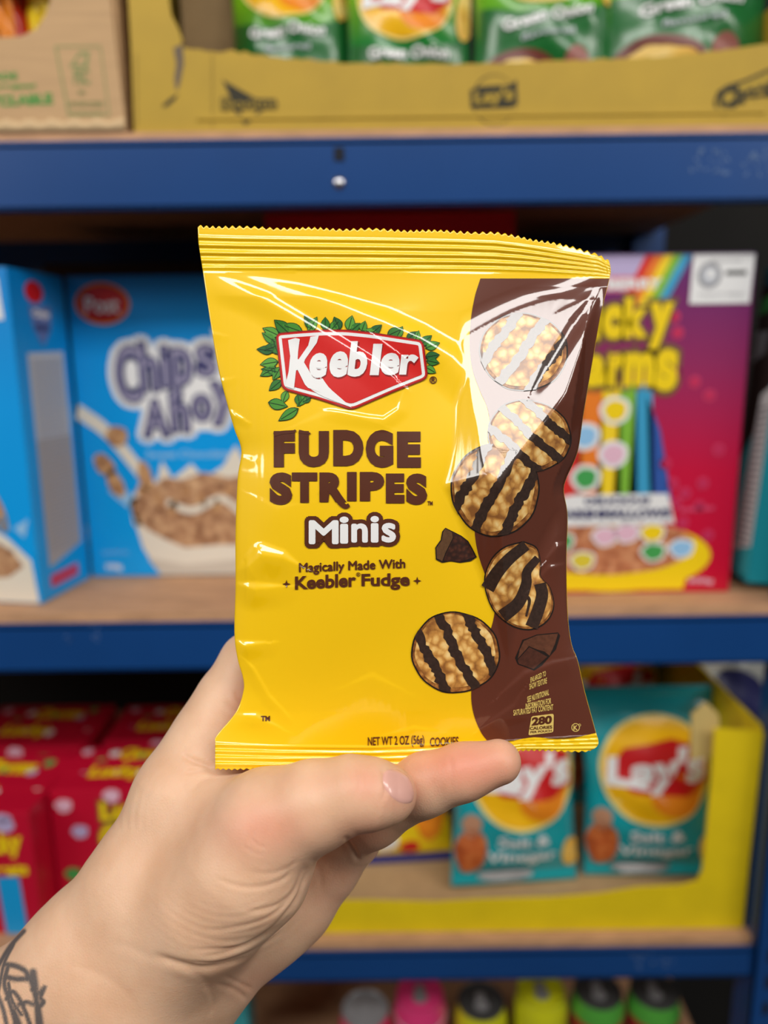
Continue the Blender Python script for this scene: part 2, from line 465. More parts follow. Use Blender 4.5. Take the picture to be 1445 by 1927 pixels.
# ---- marshmallow cereal box (purple to red)
m_lucky = mat_vgrad('marshmallow_box', [(0, (206, 10, 50)), (.38, (204, 16, 62)), (.7, (150, 42, 96)), (1, (92, 40, 110))], 0, .3)
YR = 0.712
brL = G(1371, 1114, zs); blL = np.array([brL[0] - .197, brL[1], zs])
RB = [mat('rb_' + n, c, .4) for n, c in (('red', (220, 50, 45)), ('orange', (240, 130, 40)), ('yellow', (250, 215, 40)), ('green', (130, 190, 60)), ('blue', (60, 160, 205)), ('navy', (50, 90, 170)))]
PINK = mat('pale_pink_print', (235, 190, 210), .4); LIL = mat('lilac_print', (190, 175, 215), .4); GRN = mat('green_print', (70, 165, 85), .4)
CER2 = mat_cells('oat_print', [(0.25, (140, 72, 42)), (0.5, (196, 122, 82)), (0.75, (220, 160, 115))], 120, warp=1)
a = Art()
a.poly([(0.01, 0.005), (.72, .005), (.68, .06), (.01, .06)], LIL, 1)
a.poly([(0.01, .06), (.66, .06), (.58, .105), (.01, .105)], mat('rose_print', (222, 130, 150), .4), 1)
a.text('STRAWBERRY', (.08, .068, .60, .098), W_, 3, .05)
for k in range(5): 
    x = .52 + k * .04
    a.poly([(x, .005), (x + .04, .005), (x - .07, .15), (x - .11, .15)], RB[k], 2)
for s, qd in (('L', (.12, .12, .22, .245)), ('u', (.235, .145, .335, .24)), ('c', (.345, .14, .43, .235)), ('k', (.44, .12, .545, .232)), ('y', (.55, .135, .655, .265)),
              ('C', (.03, .27, .16, .385)), ('h', (.17, .255, .27, .375)), ('a', (.275, .28, .37, .372)), ('r', (.38, .275, .445, .37)), ('m', (.45, .272, .585, .37)), ('s', (.59, .265, .69, .385))):
    a.text(s, qd, mat('bronze_print', (120, 95, 50), .4), 3, .15, norm=.07); a.text(s, qd, YEL, 4, .07)
xs = [.16, .25, .34, .42, .49, .56]
for k in range(5):
    a.poly([(xs[k] + .02, .36), (xs[k + 1] + .02, .36), (xs[k + 1] + .03 + .03 * k / 4, .71), (xs[k] + .01, .71)], RB[k if k < 4 else 4], 2)
a.poly([(.56, .4), (.63, .5), (.70, .71), (.6, .71)], RB[5], 2); a.poly([(.02, .36), (.18, .36), (.15, .71), (.02, .71)], mat('mauve_print', (150, 120, 190), .4), 2)
a.ell(.17, .41, .07, .04, LIL, 3, wob=.1)
for x, y, c in ((.29, .515, LBLUE), (.42, .57, PINK), (.30, .64, GRN), (.42, .44, YEL), (.14, .60, LBLUE)):
    a.ell(x, y, .07, .042, W_, 3, wob=.04); a.ell(x, y, .05, .03, c, 4, wob=.06)
a.poly([(.05, .715), (.25, .69), (.68, .69), (.72, .78), (.05, .79)], W_, 5)
a.text('DELICIOUS', (.30, .70, .60, .72), NAVY, 6, .06); a.text('MARSHMALLOWS', (.16, .735, .70, .765), NAVY, 6, .06)
a.ell(.45, .885, .45, .11, YEL, 3, n=48); a.poly([(.01, .90), (.8, .93), (.78, .99), (.01, .99)], YEL, 3.4)
a.ell(.42, .855, .40, .085, CER2, 4, wob=.03, n=48)
for x, y, c in ((.20, .835, GRN), (.50, .81, PINK), (.62, .81, YEL), (.30, .895, mat('y2', (225, 205, 60), .4)), (.63, .87, GRN), (.76, .86, LBLUE), (.40, .82, PINK)):
    a.ell(x, y, .062, .032, W_, 5, wob=.08); a.ell(x, y, .05, .025, c, 6, wob=.1)
a.poly([(.725, .005), (.992, .005), (.985, .14), (.72, .14)], W_, 5)
a.ell(.80, .062, .052, .036, GREY, 6); a.ell(.80, .062, .035, .024, LGREY, 7); a.ell(.805, .058, .018, .012, W_, 8)
a.poly([(.87, .05), (.96, .05), (.96, .062), (.87, .062)], mat('dark_print', (40, 40, 44), .5), 6)
a.text('Approved', (.80, .018, .93, .03), GREY, 6); a.text('import label', (.76, .108, .95, .122), GREY, 6)
rs = random.Random(5)
for x, y in ((.66, .175), (.68, .22), (.77, .36), (.84, .40), (.84, .66), (.76, .69), (.70, .66), (.83, .73), (.76, .78), (.88, .82), (.9, .56), (.66, .60), (.72, .72)):
    a.ell(x, y, .026, .017, mat('rose_dot', (215, 70, 110), .4), 2); a.ell(x, y, .019, .012, mat('rose_dot2', (196, 34, 84), .4), 3)
a.poly([(.74, .735), (.9, .73), (.9, .742), (.74, .748)], mat('rose_dot', (215, 70, 110), .4), 3)
a.text('300g', (.80, .955, .92, .975), PINK, 6, .03)
carton('cereal_box', blL, R(0), .197, .062, .302, [m_lucky], 'purple and red marshmallow cereal box with yellow lettering and a white import sticker', 'cereal box', None, {'front': a})

# ---- teal box at the right edge, its left side showing
m_teal = mat('teal_box', (30, 150, 165), .4)
a = Art()
DK = mat('dark_print', (40, 40, 44), .5)
a.poly([(.02, .98), (.98, .98), (.98, .02), (.02, .02)], mat('teal_print', (64, 188, 200), .4), 1)
a.poly([(.02, .06), (.98, .06), (.98, .30), (.6, .5), (.35, .55), (.02, .62)], mat('dark_brown_print', (50, 38, 36), .5), 2)
a.poly([(.04, .10), (.5, .08), (.5, .13), (.04, .15)], GRN, 3); a.poly([(.04, .2), (.5, .2), (.45, .27), (.04, .3)], GREY, 3)
a.poly([(.55, .40), (.98, .36), (.98, .88), (.30, .92)], W_, 3)
for k in range(22): a.poly([(.56 - k * .008, .44 + k * .021), (.92, .43 + k * .021), (.92, .438 + k * .021), (.56 - k * .008, .448 + k * .021)], GREY, 4)
p0 = G(1381, 1112, zs)
carton('snack_box', (p0[0] + .008, p0[1] - .006, zs + .0045), R(-3), .16, .055, .285, [m_teal], 'teal box cut off by the right edge of the picture', 'box', None, {'left': a}, lean=R(3.2))
# ---- dark red carton at the back
pr = WY(497, 400, .845); pe = WY(970, 400, .845)
carton('red_carton', (pr[0], .845, Z2), 0, pe[0] - pr[0], .12, .365, [mat('dark_red_carton', (225, 20, 40), .5)], 'dark red carton standing at the back of the shelf behind the held bag', 'box')
pr = WY(75, 450, 1.0); pe = WY(380, 450, 1.0)
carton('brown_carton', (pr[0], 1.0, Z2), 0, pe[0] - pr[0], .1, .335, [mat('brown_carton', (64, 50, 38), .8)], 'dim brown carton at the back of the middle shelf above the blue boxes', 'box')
pr = WY(1010, 450, 1.0); pe = WY(1300, 450, 1.0)
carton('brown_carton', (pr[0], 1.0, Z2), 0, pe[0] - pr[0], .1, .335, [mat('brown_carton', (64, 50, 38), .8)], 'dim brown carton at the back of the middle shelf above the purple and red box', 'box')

# ------------------------------------------------------------------ snack bags (pillow packs)
def pillow(u, v, w, h, d, ph=0.0):
    """front surface of a pillow pack; u,v 0..1 (v up); returns x,y,z (front = -y)"""
    e = np.clip(4 * u * (1 - u), 0, 1) ** .55; t = np.clip((v - .07) / .86, 0, 1)
    g = np.clip(np.sin(np.pi * t), 0, 1) ** .55
    bulge = d / 2 * e * g
    waist = 1 - .07 * np.sin(np.pi * v) ** 2
    wr = .0022 * np.sin(u * 17 + ph + 5 * v) * np.sin(v * 13 + ph * 2) * g * e + .0015 * np.sin(v * 31 + u * 9 + ph) * g * e
    crimp = np.where((v < .07) | (v > .93), .0007 * np.sin(v * h / .0035 * 2 * np.pi), 0)
    x = (u - .5) * w * waist
    return x, -(bulge + wr + .0007 + crimp), v * h
def snack_bag(name, base, rz, w, h, d, m_body, art, label, group=None, tilt=0, roll=0, ph=0.0, cat='snack bag'):
    t = thing(name, base, rz, label, cat, group, rot=(tilt, roll, rz))
    n, k = 36, 46
    U, V = np.meshgrid(np.linspace(0, 1, n), np.linspace(0, 1, k))
    x, y, z = pillow(U.ravel(), V.ravel(), w, h, d, ph)
    f = np.stack([x, y, z], 1); bk = np.stack([x, -y * .8 + 0, z], 1)
    fs = []
    for j in range(k - 1):
        for i in range(n - 1):
            q = j * n + i
            fs.append((q, q + 1, q + n + 1, q + n)); q += n * k; fs.append((q, q + n, q + n + 1, q + 1))
    rim = [i for i in range(n)] + [j * n + n - 1 for j in range(1, k)] + [(k - 1) * n + i for i in range(n - 2, -1, -1)] + [j * n for j in range(k - 2, 0, -1)]
    for i in range(len(rim)):
        p_, q_ = rim[i], rim[(i + 1) % len(rim)]
        fs.append((p_, p_ + n * k, q_ + n * k, q_))
    mesh_obj('pouch', np.concatenate([f, bk]), fs, m_body, t)
    def mp(u, v, o):
        x, y, z = pillow(np.clip(u, 0, 1), 1 - v, w, h, d, ph)
        return np.stack([x, y - o - .0004, z], 1)
    if art: art.build('front_print', t, mp, step=.05, eps=.00028)
    return t
def logo(a, cx, cy, rx, ry, L=2, word="Lay's", sun=None):
    a.ell(cx, cy, rx * 1.07, ry * 1.07, mat('pale_gold_print', (250, 225, 130), .3), L)
    a.ell(cx, cy, rx, ry, mat('gold_print', (250, 190, 20), .3, coat=.3), L + 1)
    a.ell(cx + rx * .35, cy + ry * .45, rx * .5, ry * .42, ORA, L + 2)
    a.poly([(cx - rx * .98, cy + ry * .02), (cx - rx * .6, cy - ry * .45), (cx + rx * .3, cy - ry * .62), (cx + rx * .93, cy - ry * .42), (cx + rx * .99, cy + ry * .2), (cx + rx * .6, cy + ry * .46), (cx + rx * .0, cy + ry * .44), (cx - rx * .5, cy + ry * .36)], RED, L + 3)
    q = ((cx - rx * .95, cy - ry * .30), (cx + rx * .95, cy - ry * .52), (cx + rx * .95, cy + ry * .40), (cx - rx * .95, cy + ry * .44))
    a.text(word, q, W_, L + 4, .045, shear=.18)
    a.poly([(cx - rx * .95, cy + ry * .08), (cx - rx * .3, cy + ry * .16), (cx + rx * .2, cy + ry * .62), (cx - rx * .05, cy + ry * .36), (cx - rx * .5, cy + ry * .26)], W_, L + 4)

m_green = mat_vgrad('green_bag', [(0, (40, 120, 40)), (.42, (30, 125, 50)), (.62, (120, 185, 30)), (1, (70, 160, 40))], 0, .19, .22)
m_greend = mat('deep_green_print', (24, 104, 44), .3, coat=.4)
m_bowl = mat('bowl_print', (110, 52, 40), .4); m_chip = mat_cells('chip_print', [(.2, (200, 140, 40)), (.5, (240, 195, 90)), (.8, (255, 230, 160))], 60, warp=1)
STEM = mat('stem_print', (150, 205, 60), .3)
def green_art(dv, rot=0.0):
    a = Art()
    logo(a, .47, .44 + dv, .36, .178)
    a.poly([(.02, .62 + dv), (.3, .66 + dv), (.7, .66 + dv), (.98, .60 + dv), (.98, .99), (.02, .99)], m_greend, 1)
    a.text('Green Onion', ((.16, .655 + dv + rot), (.82, .655 + dv - rot), (.80, .705 + dv - rot), (.18, .705 + dv + rot)), W_, 8, .035)
    a.text('flavoured', ((.3, .74 + dv + rot * .5), (.68, .74 + dv - rot * .5), (.68, .765 + dv - rot * .5), (.3, .765 + dv + rot * .5)), LGREY, 8, .02)
    a.ell(.95, .50 + dv, .075, .12, m_chip, 7, rot=.3); a.ell(.30, .94 + dv, .30, .13, m_bowl, 7); a.ell(.30, .96 + dv, .24, .11, m_chip, 8, wob=.08)
    for k in range(5): a.stroke([(.80 + .03 * k, .97), (.79 + .035 * k, .84), (.76 + .06 * k, .70)], .016, STEM, 7, .006)
    a.ell(.70, .90 + dv, .10, .10, mat('onion_print', (150, 90, 80), .4), 6)
    return a
for (px, dv, rot, wd, y, tl, lab) in ((548, -.17, .01, .108, .735, -5, 'green bag at the left end of the yellow tray, its lettering upright'),
                                     (770, -.045, 0.0, .112, .722, -3, 'green bag second from the left in the tray, red logo sitting lowest'),
                                     (1024, -.17, .035, .124, .712, -4, 'green bag third from the left in the tray, words climbing to the right'),
                                     (1290, -.20, .03, .142, .702, -6, 'shiny green bag at the right end of the tray with white glints')):
    b = WY(px, 110, y)
    snack_bag('snack_bag', (b[0], y, Z1 + .0045), R(0), wd, .185, .050, m_green, green_art(dv, rot), lab, 'green onion bags in the top tray', tilt=R(tl), ph=px * .01)

# ---- yellow tray on the top shelf
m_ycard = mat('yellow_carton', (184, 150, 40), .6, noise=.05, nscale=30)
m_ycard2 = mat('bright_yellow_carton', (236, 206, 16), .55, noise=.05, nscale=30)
m_card = mat('cardboard', (196, 160, 118), .85, noise=.07, nscale=90, aniso=(.2, 1, 3))
m_cardin = mat('cardboard_inside', (140, 115, 80), .9, noise=.06, nscale=60)
m_ink = mat('black_ink', (46, 42, 22), .7)
def XZ(px, py, Y):
    p = WY(px, py, Y); return (float(p[0]), float(p[2]))
YT = .652
tx0 = WY(250, 200, YT)[0]
t = thing('carton_tray', (WY(850, 240, YT)[0], .80, Z1 + .0005), 0, 'yellow cardboard tray with black printed logos holding the green bags on the top shelf', 'tray')
def fr(u, v, w_): return (u - t.location.x, YT - w_ - t.location.y, v - t.location.z)
def jag(p, q, n, amp, seed=1):
    rs = random.Random(seed); return [(p[0] + (q[0] - p[0]) * i / n + rs.uniform(-amp, amp) * .3, p[1] + (q[1] - p[1]) * i / n + rs.uniform(-amp, amp)) for i in range(n)]
zb = Z1 + .001
P = [XZ(252, 246, YT), XZ(247, 100, YT), (XZ(244, 0, YT)[0], XZ(0, -180, YT)[1]), (XZ(318, 0, YT)[0], XZ(0, -180, YT)[1]), XZ(318, 0, YT), XZ(322, 28, YT), XZ(334, 50, YT), XZ(343, 76, YT), XZ(338, 88, YT)]
P += jag(XZ(345, 90, YT), XZ(432, 100, YT), 8, .0006) + jag(XZ(432, 94, YT), XZ(470, 100, YT), 4, .0015, 3) + jag(XZ(475, 104, YT), XZ(640, 116, YT), 14, .0008, 5) + jag(XZ(640, 118, YT), XZ(900, 120, YT), 20, .0006, 7) + jag(XZ(900, 120, YT), XZ(1260, 106, YT), 26, .0006, 9) + jag(XZ(1260, 106, YT), XZ(1500, 76, YT), 16, .0006, 10)
xr = XZ(1500, 76, YT)[0]; P += [(xr, zb)]
P[0] = (P[0][0], zb)
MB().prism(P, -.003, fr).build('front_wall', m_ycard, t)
xe = WY(440, 60, .70)[0]
b = MB(); lx = t.location
b.box(xr - .003 - lx.x, xr - lx.x, YT + .003 - lx.y, 1.0 - lx.y, 0.001, .10)
b.build('side_wall', m_ycard, t)
b = MB()
b.box(P[0][0] + .002 - lx.x, P[0][0] + .005 - lx.x, YT + .003 - lx.y, 1.0 - lx.y, 0.001, .20)
b.build('side_wall', m_ycard, t)
b = MB(); b.box(P[0][0] + .004 - lx.x, xr - lx.x, YT + .002 - lx.y, 1.0 - lx.y, 0, .003); b.build('tray_floor', m_cardin, t)
# inner cardboard divider seen behind the torn edge
x0, x1 = XZ(312, 40, .70)[0], XZ(442, 40, .70)[0]
b = MB(); b.box(x0 - lx.x, x1 - .006 - lx.x, .757 - lx.y, .760 - lx.y, .0035, .20); b.build('inner_flap', m_cardin, t)
a = Art()
def pxa(pts): return [XZ(x, y, YT) for x, y in pts]
# triangle snack logo
a.poly(pxa([(418, 150), (482, 186), (520, 186), (462, 236), (440, 208), (432, 180)]), m_ink, 1, holes=[pxa([(446, 196), (505, 192), (463, 228)])])
qd = [XZ(418, 186, YT), XZ(520, 184, YT), XZ(520, 204, YT), XZ(418, 206, YT)]
for k in range(8):
    dx_, dz_ = .0011 * math.cos(k * .785), .0011 * math.sin(k * .785)
    a.text('Doritos', [(q_[0] + dx_, q_[1] + dz_) for q_ in qd], m_ink, 2 + .05 * k, .02)
a.text('Doritos', qd, mat('ochre_print', (170, 140, 30), .6), 4, .0)
a.build('logo_print', t, lambda u, v, h: np.stack([u - lx.x, 0 * u + YT - h - lx.y, v - lx.z], 1), eps=.00022, vdown=False)
a = Art()
ring = lambda cx, cy, rx, ry: [(cx + rx * math.cos(k * math.pi / 18), cy + ry * math.sin(k * math.pi / 18)) for k in range(36)]
a.poly(pxa(ring(930, 188, 42, 48)), m_ink, 1, holes=[pxa(ring(931, 188, 40, 46.5))])
a.poly(pxa([(884, 170), (900, 163), (960, 160), (972, 150), (974, 196), (960, 203), (905, 205), (886, 204)]), m_ink, 2)
a.text("Lay's", pxa([(892, 172), (966, 162), (966, 196), (892, 203)]), mat('ochre_print', (170, 140, 30), .6), 4, .05, shear=.003)
a.build('logo_print', t, lambda u, v, h: np.stack([u - lx.x, 0 * u + YT - h - lx.y, v - lx.z], 1), eps=.00022, vdown=False)
a = Art()
a.poly(pxa([(1343, 190), (1350, 172), (1368, 160), (1400, 150), (1445, 130), (1500, 126), (1500, 178), (1440, 182), (1400, 186), (1380, 205), (1362, 217), (1346, 212)]), m_ink, 2)
a.poly(pxa([(1348, 190), (1356, 174), (1370, 166), (1400, 156), (1446, 136), (1496, 131), (1496, 174), (1440, 177), (1396, 181), (1376, 200), (1362, 211), (1350, 207)]), mat('ochre_print', (170, 140, 30), .6), 3)
a.text('Cheetos', pxa([(1352, 168), (1492, 136), (1492, 172), (1352, 208)]), m_ink, 4, .05)
a.build('logo_print', t, lambda u, v, h: np.stack([u - lx.x, 0 * u + YT - h - lx.y, v - lx.z], 1), eps=.00022, vdown=False)
a = Art(); TE = mat('torn_card_grey', (112, 98, 84), .9); FL = mat('crease_ochre', (150, 122, 34), .7)
def pxa(pts): return [XZ(x, y, YT) for x, y in pts]
a.poly(pxa([(326, 90), (344, 84), (346, 120), (338, 160), (332, 172), (328, 150), (332, 120)]), TE, 1)
a.poly(pxa([(304, 200), (322, 184), (336, 176), (328, 190), (312, 202)]), m_ink, 1)
a.build('tear_mark', t, lambda u, v, h: np.stack([u - lx.x, 0 * u + YT - h - lx.y, v - lx.z], 1), eps=.00022, vdown=False)
for k in (256, 398):
    a = Art(); a.poly(pxa([(k, 100), (k + 2.5, 100), (k + 3, 240), (k + .5, 240)]), FL, 1)
    a.build('crease_line', t, lambda u, v, h: np.stack([u - lx.x, 0 * u + YT - h - lx.y, v - lx.z], 1), eps=.00022, vdown=False)
# low fold line
b = MB(); b.box(P[0][0] + .05 - lx.x, xr - .02 - lx.x, YT - .0012 - lx.y, YT + .001 - lx.y, .0085, .0125, .0008); b.build('folded_rim', m_ycard, t)

# ---- brown cardboard box with a round cut-out at the top left
YB = .648
t = thing('cardboard_box', (WY(40, 240, YB)[0], .76, Z1 + .0005), 0, 'brown recyclable cardboard box with green print and a cut-out, left end of the top shelf', 'box')
lb = t.location
hi = XZ(0, -150, YB)[1]
hole = [XZ(x, y, YB) for x, y in ((-60, 70), (0, 71), (40, 68), (68, 55), (84, 30), (95, 0), (97, -60), (60, -90), (-60, -90))]
xL = XZ(-130, 200, YB)[0]
out = [(xL, Z1 + .001), XZ(238, 246, YB)[:1] + (Z1 + .001,), XZ(222, 120, YB), XZ(208, 0, YB), (XZ(200, 0, YB)[0], hi), (xL, hi)]
# front panel with hole
A_ = [Vector((x, z, 0)) for x, z in out]; H_ = [Vector((x, z, 0)) for x, z in hole]
tr = tessellate_polygon([A_, H_]); pts = out + hole
V = [(x - lb.x, YB - lb.y, z - lb.z) for x, z in pts] + [(x - lb.x, YB + .004 - lb.y, z - lb.z) for x, z in pts]
n = len(pts); fs = [tuple(f) for f in tr] + [tuple(i + n for i in reversed(f)) for f in tr]
for s, e in ((0, len(out)), (len(out), n)):
    for i in range(s, e):
        j = s + (i + 1 - s) % (e - s); fs.append((i, j, j + n, i + n))
mesh_obj('front_panel', V, fs, m_card, t, smooth=False)
xrb = XZ(222, 120, YB)[0]
b = MB(); b.box(xL - lb.x, xrb - .004 - lb.x, YB + .006 - lb.y, .92 - lb.y, 0, .004); b.build('base_panel', m_card, t)
b = MB(); b.box(xrb - .003 - lb.x, xrb + .001 - lb.x, YB + .0045 - lb.y, .92 - lb.y, .004, hi - lb.z); b.build('side_panel', m_card, t)
# crushed lower rim
gx = np.linspace(xL, XZ(236, 240, YB)[0], 60); V = []; 
for k, x in enumerate(gx):
    wv = .0012 * math.sin(k * .9) + .0008 * math.sin(k * 2.3)
    for yy, zz in ((0, .0005), (-.002, .001), (-.0024, .005 + wv), (-.001, .0085 + wv), (.001, .0095 + wv)):
        V.append((x - lb.x, YB + yy - lb.y, zz))
fs = [(k * 5 + j, k * 5 + 5 + j, k * 5 + 6 + j, k * 5 + 1 + j) for k in range(59) for j in range(4)]
mesh_obj('bottom_fold', V, fs, mat('cardboard_pale', (208, 178, 136), .85), t)
GI = mat('green_ink', (78, 150, 70), .8); GI2 = mat('faded_green_ink', (140, 148, 96), .85)
a = Art()
def q4(*p): return [XZ(x, y, YB) for x, y in p]
fr_out = [(103, 86), (190, 86), (207, 218), (128, 218)]; fr_in = [(107, 89), (188, 89), (204, 215), (131, 215)]
a.poly(q4(*fr_out), GI2, 1, holes=[q4(*fr_in)])
a.poly(q4((150, 97), (169, 97), (165, 128), (130, 126)), GI2, 1, holes=[q4((150, 105), (162, 103), (158, 122), (139, 121))])
a.text('FSC', q4((138, 130), (168, 129), (170, 160), (140, 160)), GI2, 2, .04)
a.text('MIX', q4((147, 170), (161, 170), (162, 178), (148, 178)), GI2, 2, .03)
for y in (190, 196, 210): a.text('responsible packaging', q4((128, y), (194, y), (195, y + 6), (129, y + 6)), GI2, 2, .03)
a.text('MADE', q4((-30, 139), (32, 136), (34, 150), (-30, 153)), GI, 2, .04)
a.text('from corrugated', q4((-60, 160), (66, 157), (67, 168), (-60, 170)), GI, 2, .04)
a.text('RECYCLABLE', q4((-72, 184), (98, 175), (101, 196), (-72, 204)), GI, 2, .05)
a.build('green_print', t, lambda u, v, h: np.stack([u - lb.x, 0 * u + YB - h - lb.y, v - lb.z], 1), eps=.0002, vdown=False)
# orange packets inside the box
m_or = mat('orange_wrapper', (235, 90, 15), .25, coat=.5); m_rd = mat('red_wrapper', (190, 40, 20), .25, coat=.5)
def small_art(c1, c2):
    a = Art(); a.ell(.5, .5, .35, .25, c1, 2, wob=.05); a.poly([(.1, .7), (.9, .6), (.95, .68), (.1, .8)], c2, 3); a.poly([(.1, .25), (.6, .15), (.6, .2), (.1, .32)], W_, 3); return a
for px, y, m_, c, lab in ((14, .685, m_rd, ORA, 'red wrapped snack showing through the cut-out of the cardboard box'), (84, .690, m_or, YEL, 'orange wrapped snack with yellow print in the cut-out of the cardboard box')):
    b_ = WY(px if px > 50 else px - 8, 60, y)
    snack_bag('wrapped_snack', (b_[0], y, Z1 + .005), R(0), .034 if px > 50 else .036, .17, .02, m_, small_art(c, RED), lab, tilt=R(-3), ph=px)

# ------------------------------------------------------------------ lower shelf
zl = Z3
m_tealb = mat('teal_bag', (16, 158, 170), .25, coat=.5)
m_tealp = mat('teal_light_print', (40, 160, 172), .25, coat=.4)
SIL = mat('silver_print', (150, 150, 150), .3, metal=.6); BRN = mat_cells('red_brown_chip_print', [(.2, (120, 50, 20)), (.5, (190, 90, 40)), (.8, (210, 130, 70))], 70, warp=1)
def teal_art():
    a = Art()
    a.poly([(.03, .08), (.97, .08), (.97, .2), (.6, .16), (.03, .26)], m_tealp, 1)
    logo(a, .53, .41, .41, .265)
    a.text('Salt &', (.32, .715, .74, .775), W_, 8, .02); a.text('Vinegar', (.24, .80, .80, .875), W_, 8, .02)
    a.ell(.12, .80, .115, .12, BRN, 7, wob=.05); a.ell(.11, .66, .07, .06, mat('pale_brown_print', (190, 140, 110), .4), 7, wob=.1); a.ell(.93, .83, .08, .08, m_chip, 7)
    a.ell(.42, .945, .22, .04, SIL, 7)
    return a
b1 = G(968, 1668, zl + .0035)
snack_bag('snack_bag', (b1[0], b1[1], zl + .008), R(8), .138, .200, .055, m_tealb, teal_art(), 'teal bag in the lower yellow tray, just right of and below the fingertip', 'salt and vinegar bags', tilt=R(-14), roll=R(3), ph=1.0)
b1 = G(1222, 1652, zl + .0035)
snack_bag('snack_bag', (b1[0], b1[1], zl + .007), R(-4), .140, .205, .055, m_tealb, teal_art(), 'teal bag at the right end of the lower yellow tray, against its high side', 'salt and vinegar bags', tilt=R(-10), roll=R(-2), ph=2.4)
b1 = WY(1150, 1500, .86)
snack_bag('snack_bag', (b1[0], .87, zl + .0045), R(0), .13, .24, .045, m_tealb, teal_art(), 'teal bag standing in shade behind the two front ones', 'salt and vinegar bags', tilt=R(-8), ph=3.3)
m_whb = mat('white_bag', (190, 192, 188), .3, coat=.4)
b1 = WY(1385, 1450, .85)
snack_bag('snack_bag', (b1[0], .86, zl + .0045), R(0), .12, .235, .04, m_whb, small_art(NAVY, m_tealp), 'pale grey snack bag in shade behind the yellow tray corner at the far right', tilt=R(-10), ph=4.2)
a = Art()
a.poly([(.03, .1), (.97, .1), (.97, .5), (.03, .45)], mat('cobalt_print', (36, 60, 160), .3), 1)
a.ell(.4, .5, .25, .18, W_, 2, wob=.1); a.ell(.75, .55, .18, .25, ORA, 3, wob=.1); a.ell(.72, .5, .1, .14, BRN, 4)
a.poly([(.03, .7), (.97, .62), (.97, .92), (.03, .92)], YEL, 2); a.ell(.3, .8, .14, .08, W_, 4, wob=.1); a.ell(.55, .85, .1, .05, RED, 4); a.ell(.85, .35, .12, .1, mat('cobalt_print', (36, 60, 160), .3), 4)
b1 = G(760, 1624, zl + .0035)
snack_bag('snack_bag', (b1[0], b1[1], zl + .0045), R(4), .115, .150, .045, mat('navy_bag', (40, 50, 130), .3, coat=.4), a, 'blue and yellow patterned snack bag in the tray seen below the thumb', tilt=R(-12), ph=5.5)

# lower yellow tray
YQ = .657
t = thing('carton_tray', (WY(980, 1750, YQ)[0], .78, zl + .0005), 0, 'bright yellow cardboard tray with a high right side holding the teal bags', 'tray')
lt = t.location
xq0 = XZ(470, 1755, YQ)[0]; xq1 = XR - .0055
P = [(xq0, zl + .001), (xq1, zl + .001), XZ(1446, 1378, YQ), XZ(1345, 1372, YQ), XZ(1340, 1450, YQ), XZ(1330, 1560, YQ), XZ(1322, 1640, YQ), XZ(1312, 1660, YQ), XZ(1285, 1668, YQ), XZ(1200, 1672, YQ), XZ(1130, 1684, YQ), XZ(1040, 1691, YQ), XZ(900, 1695, YQ), XZ(820, 1700, YQ), XZ(700, 1697, YQ), (xq0, XZ(700, 1694, YQ)[1])]
P = [(min(x_, XR - .002), z_) for x_, z_ in P]
def fr2(u, v, w_): return (u - lt.x, YQ - w_ - lt.y, v - lt.z)
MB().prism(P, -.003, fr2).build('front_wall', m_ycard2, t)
b = MB(); b.box(xq1 - .0 - lt.x, xq1 + .003 - lt.x, YQ + .0035 - lt.y, .95 - lt.y, 0, .215); b.build('side_wall', m_ycard2, t)
b = MB(); b.box(xq0 - lt.x, xq0 + .003 - lt.x, YQ + .0035 - lt.y, .95 - lt.y, 0, .05); b.build('side_wall', m_ycard2, t)
b = MB(); b.box(xq0 - lt.x, xq1 - lt.x, YQ + .0035 - lt.y, .95 - lt.y, 0, .003); b.build('tray_floor', mat('tray_kraft', (190, 155, 112), .85, noise=.06, nscale=60), t)
b = MB(); Pf = [XZ(1302, 1345, YQ + .012), XZ(1330, 1322, YQ + .012), XZ(1352, 1345, YQ + .012), XZ(1356, 1420, YQ + .012), XZ(1300, 1430, YQ + .012)]
b.prism(Pf, -.003, lambda u, v, w_: (u - lt.x, YQ + .012 - w_ - lt.y, v - lt.z)); b.build('torn_flap', mat('cardboard_flap', (205, 178, 110), .8), t)

# red marshmallow bar boxes
m_rbox = mat('crimson_carton', (196, 10, 48), .4)
def bar_front():
    a = Art()
    a.text('Lucky', ((.36, .10), (.86, .07), (.86, .25), (.36, .30)), mat('bronze_print', (120, 95, 50), .4), 2, .14, norm=.05); a.text('Lucky', ((.36, .10), (.86, .07), (.86, .25), (.36, .30)), YEL, 3, .05)
    a.text('Charms', ((.34, .30), (.92, .24), (.92, .46), (.34, .52)), mat('bronze_print', (120, 95, 50), .4), 2, .14, norm=.05); a.text('Charms', ((.34, .30), (.92, .24), (.92, .46), (.34, .52)), YEL, 3, .05)
    for x, y, c in ((.10, .12, PINK), (.2, .34, LIL), (.45, .05, PINK), (.12, .7, GRN), (.85, .6, LIL), (.62, .56, PINK)): a.ell(x, y, .06, .055, c, 2, wob=.1)
    a.ell(.42, .84, .3, .13, CER2, 2, wob=.06)
    return a
def bar_top():
    a = Art()
    a.text('Lucky', (.22, .50, .62, .80), YEL, 3, .06); a.text('Charms', (.38, .10, .78, .36), YEL, 3, .06)
    for k in range(12): a.ell(.1 + .075 * k, .15 + .6 * ((k * 37) % 10) / 10, .04, .07, [PINK, LIL, GRN, W_][k % 4], 2, wob=.1)
    return a
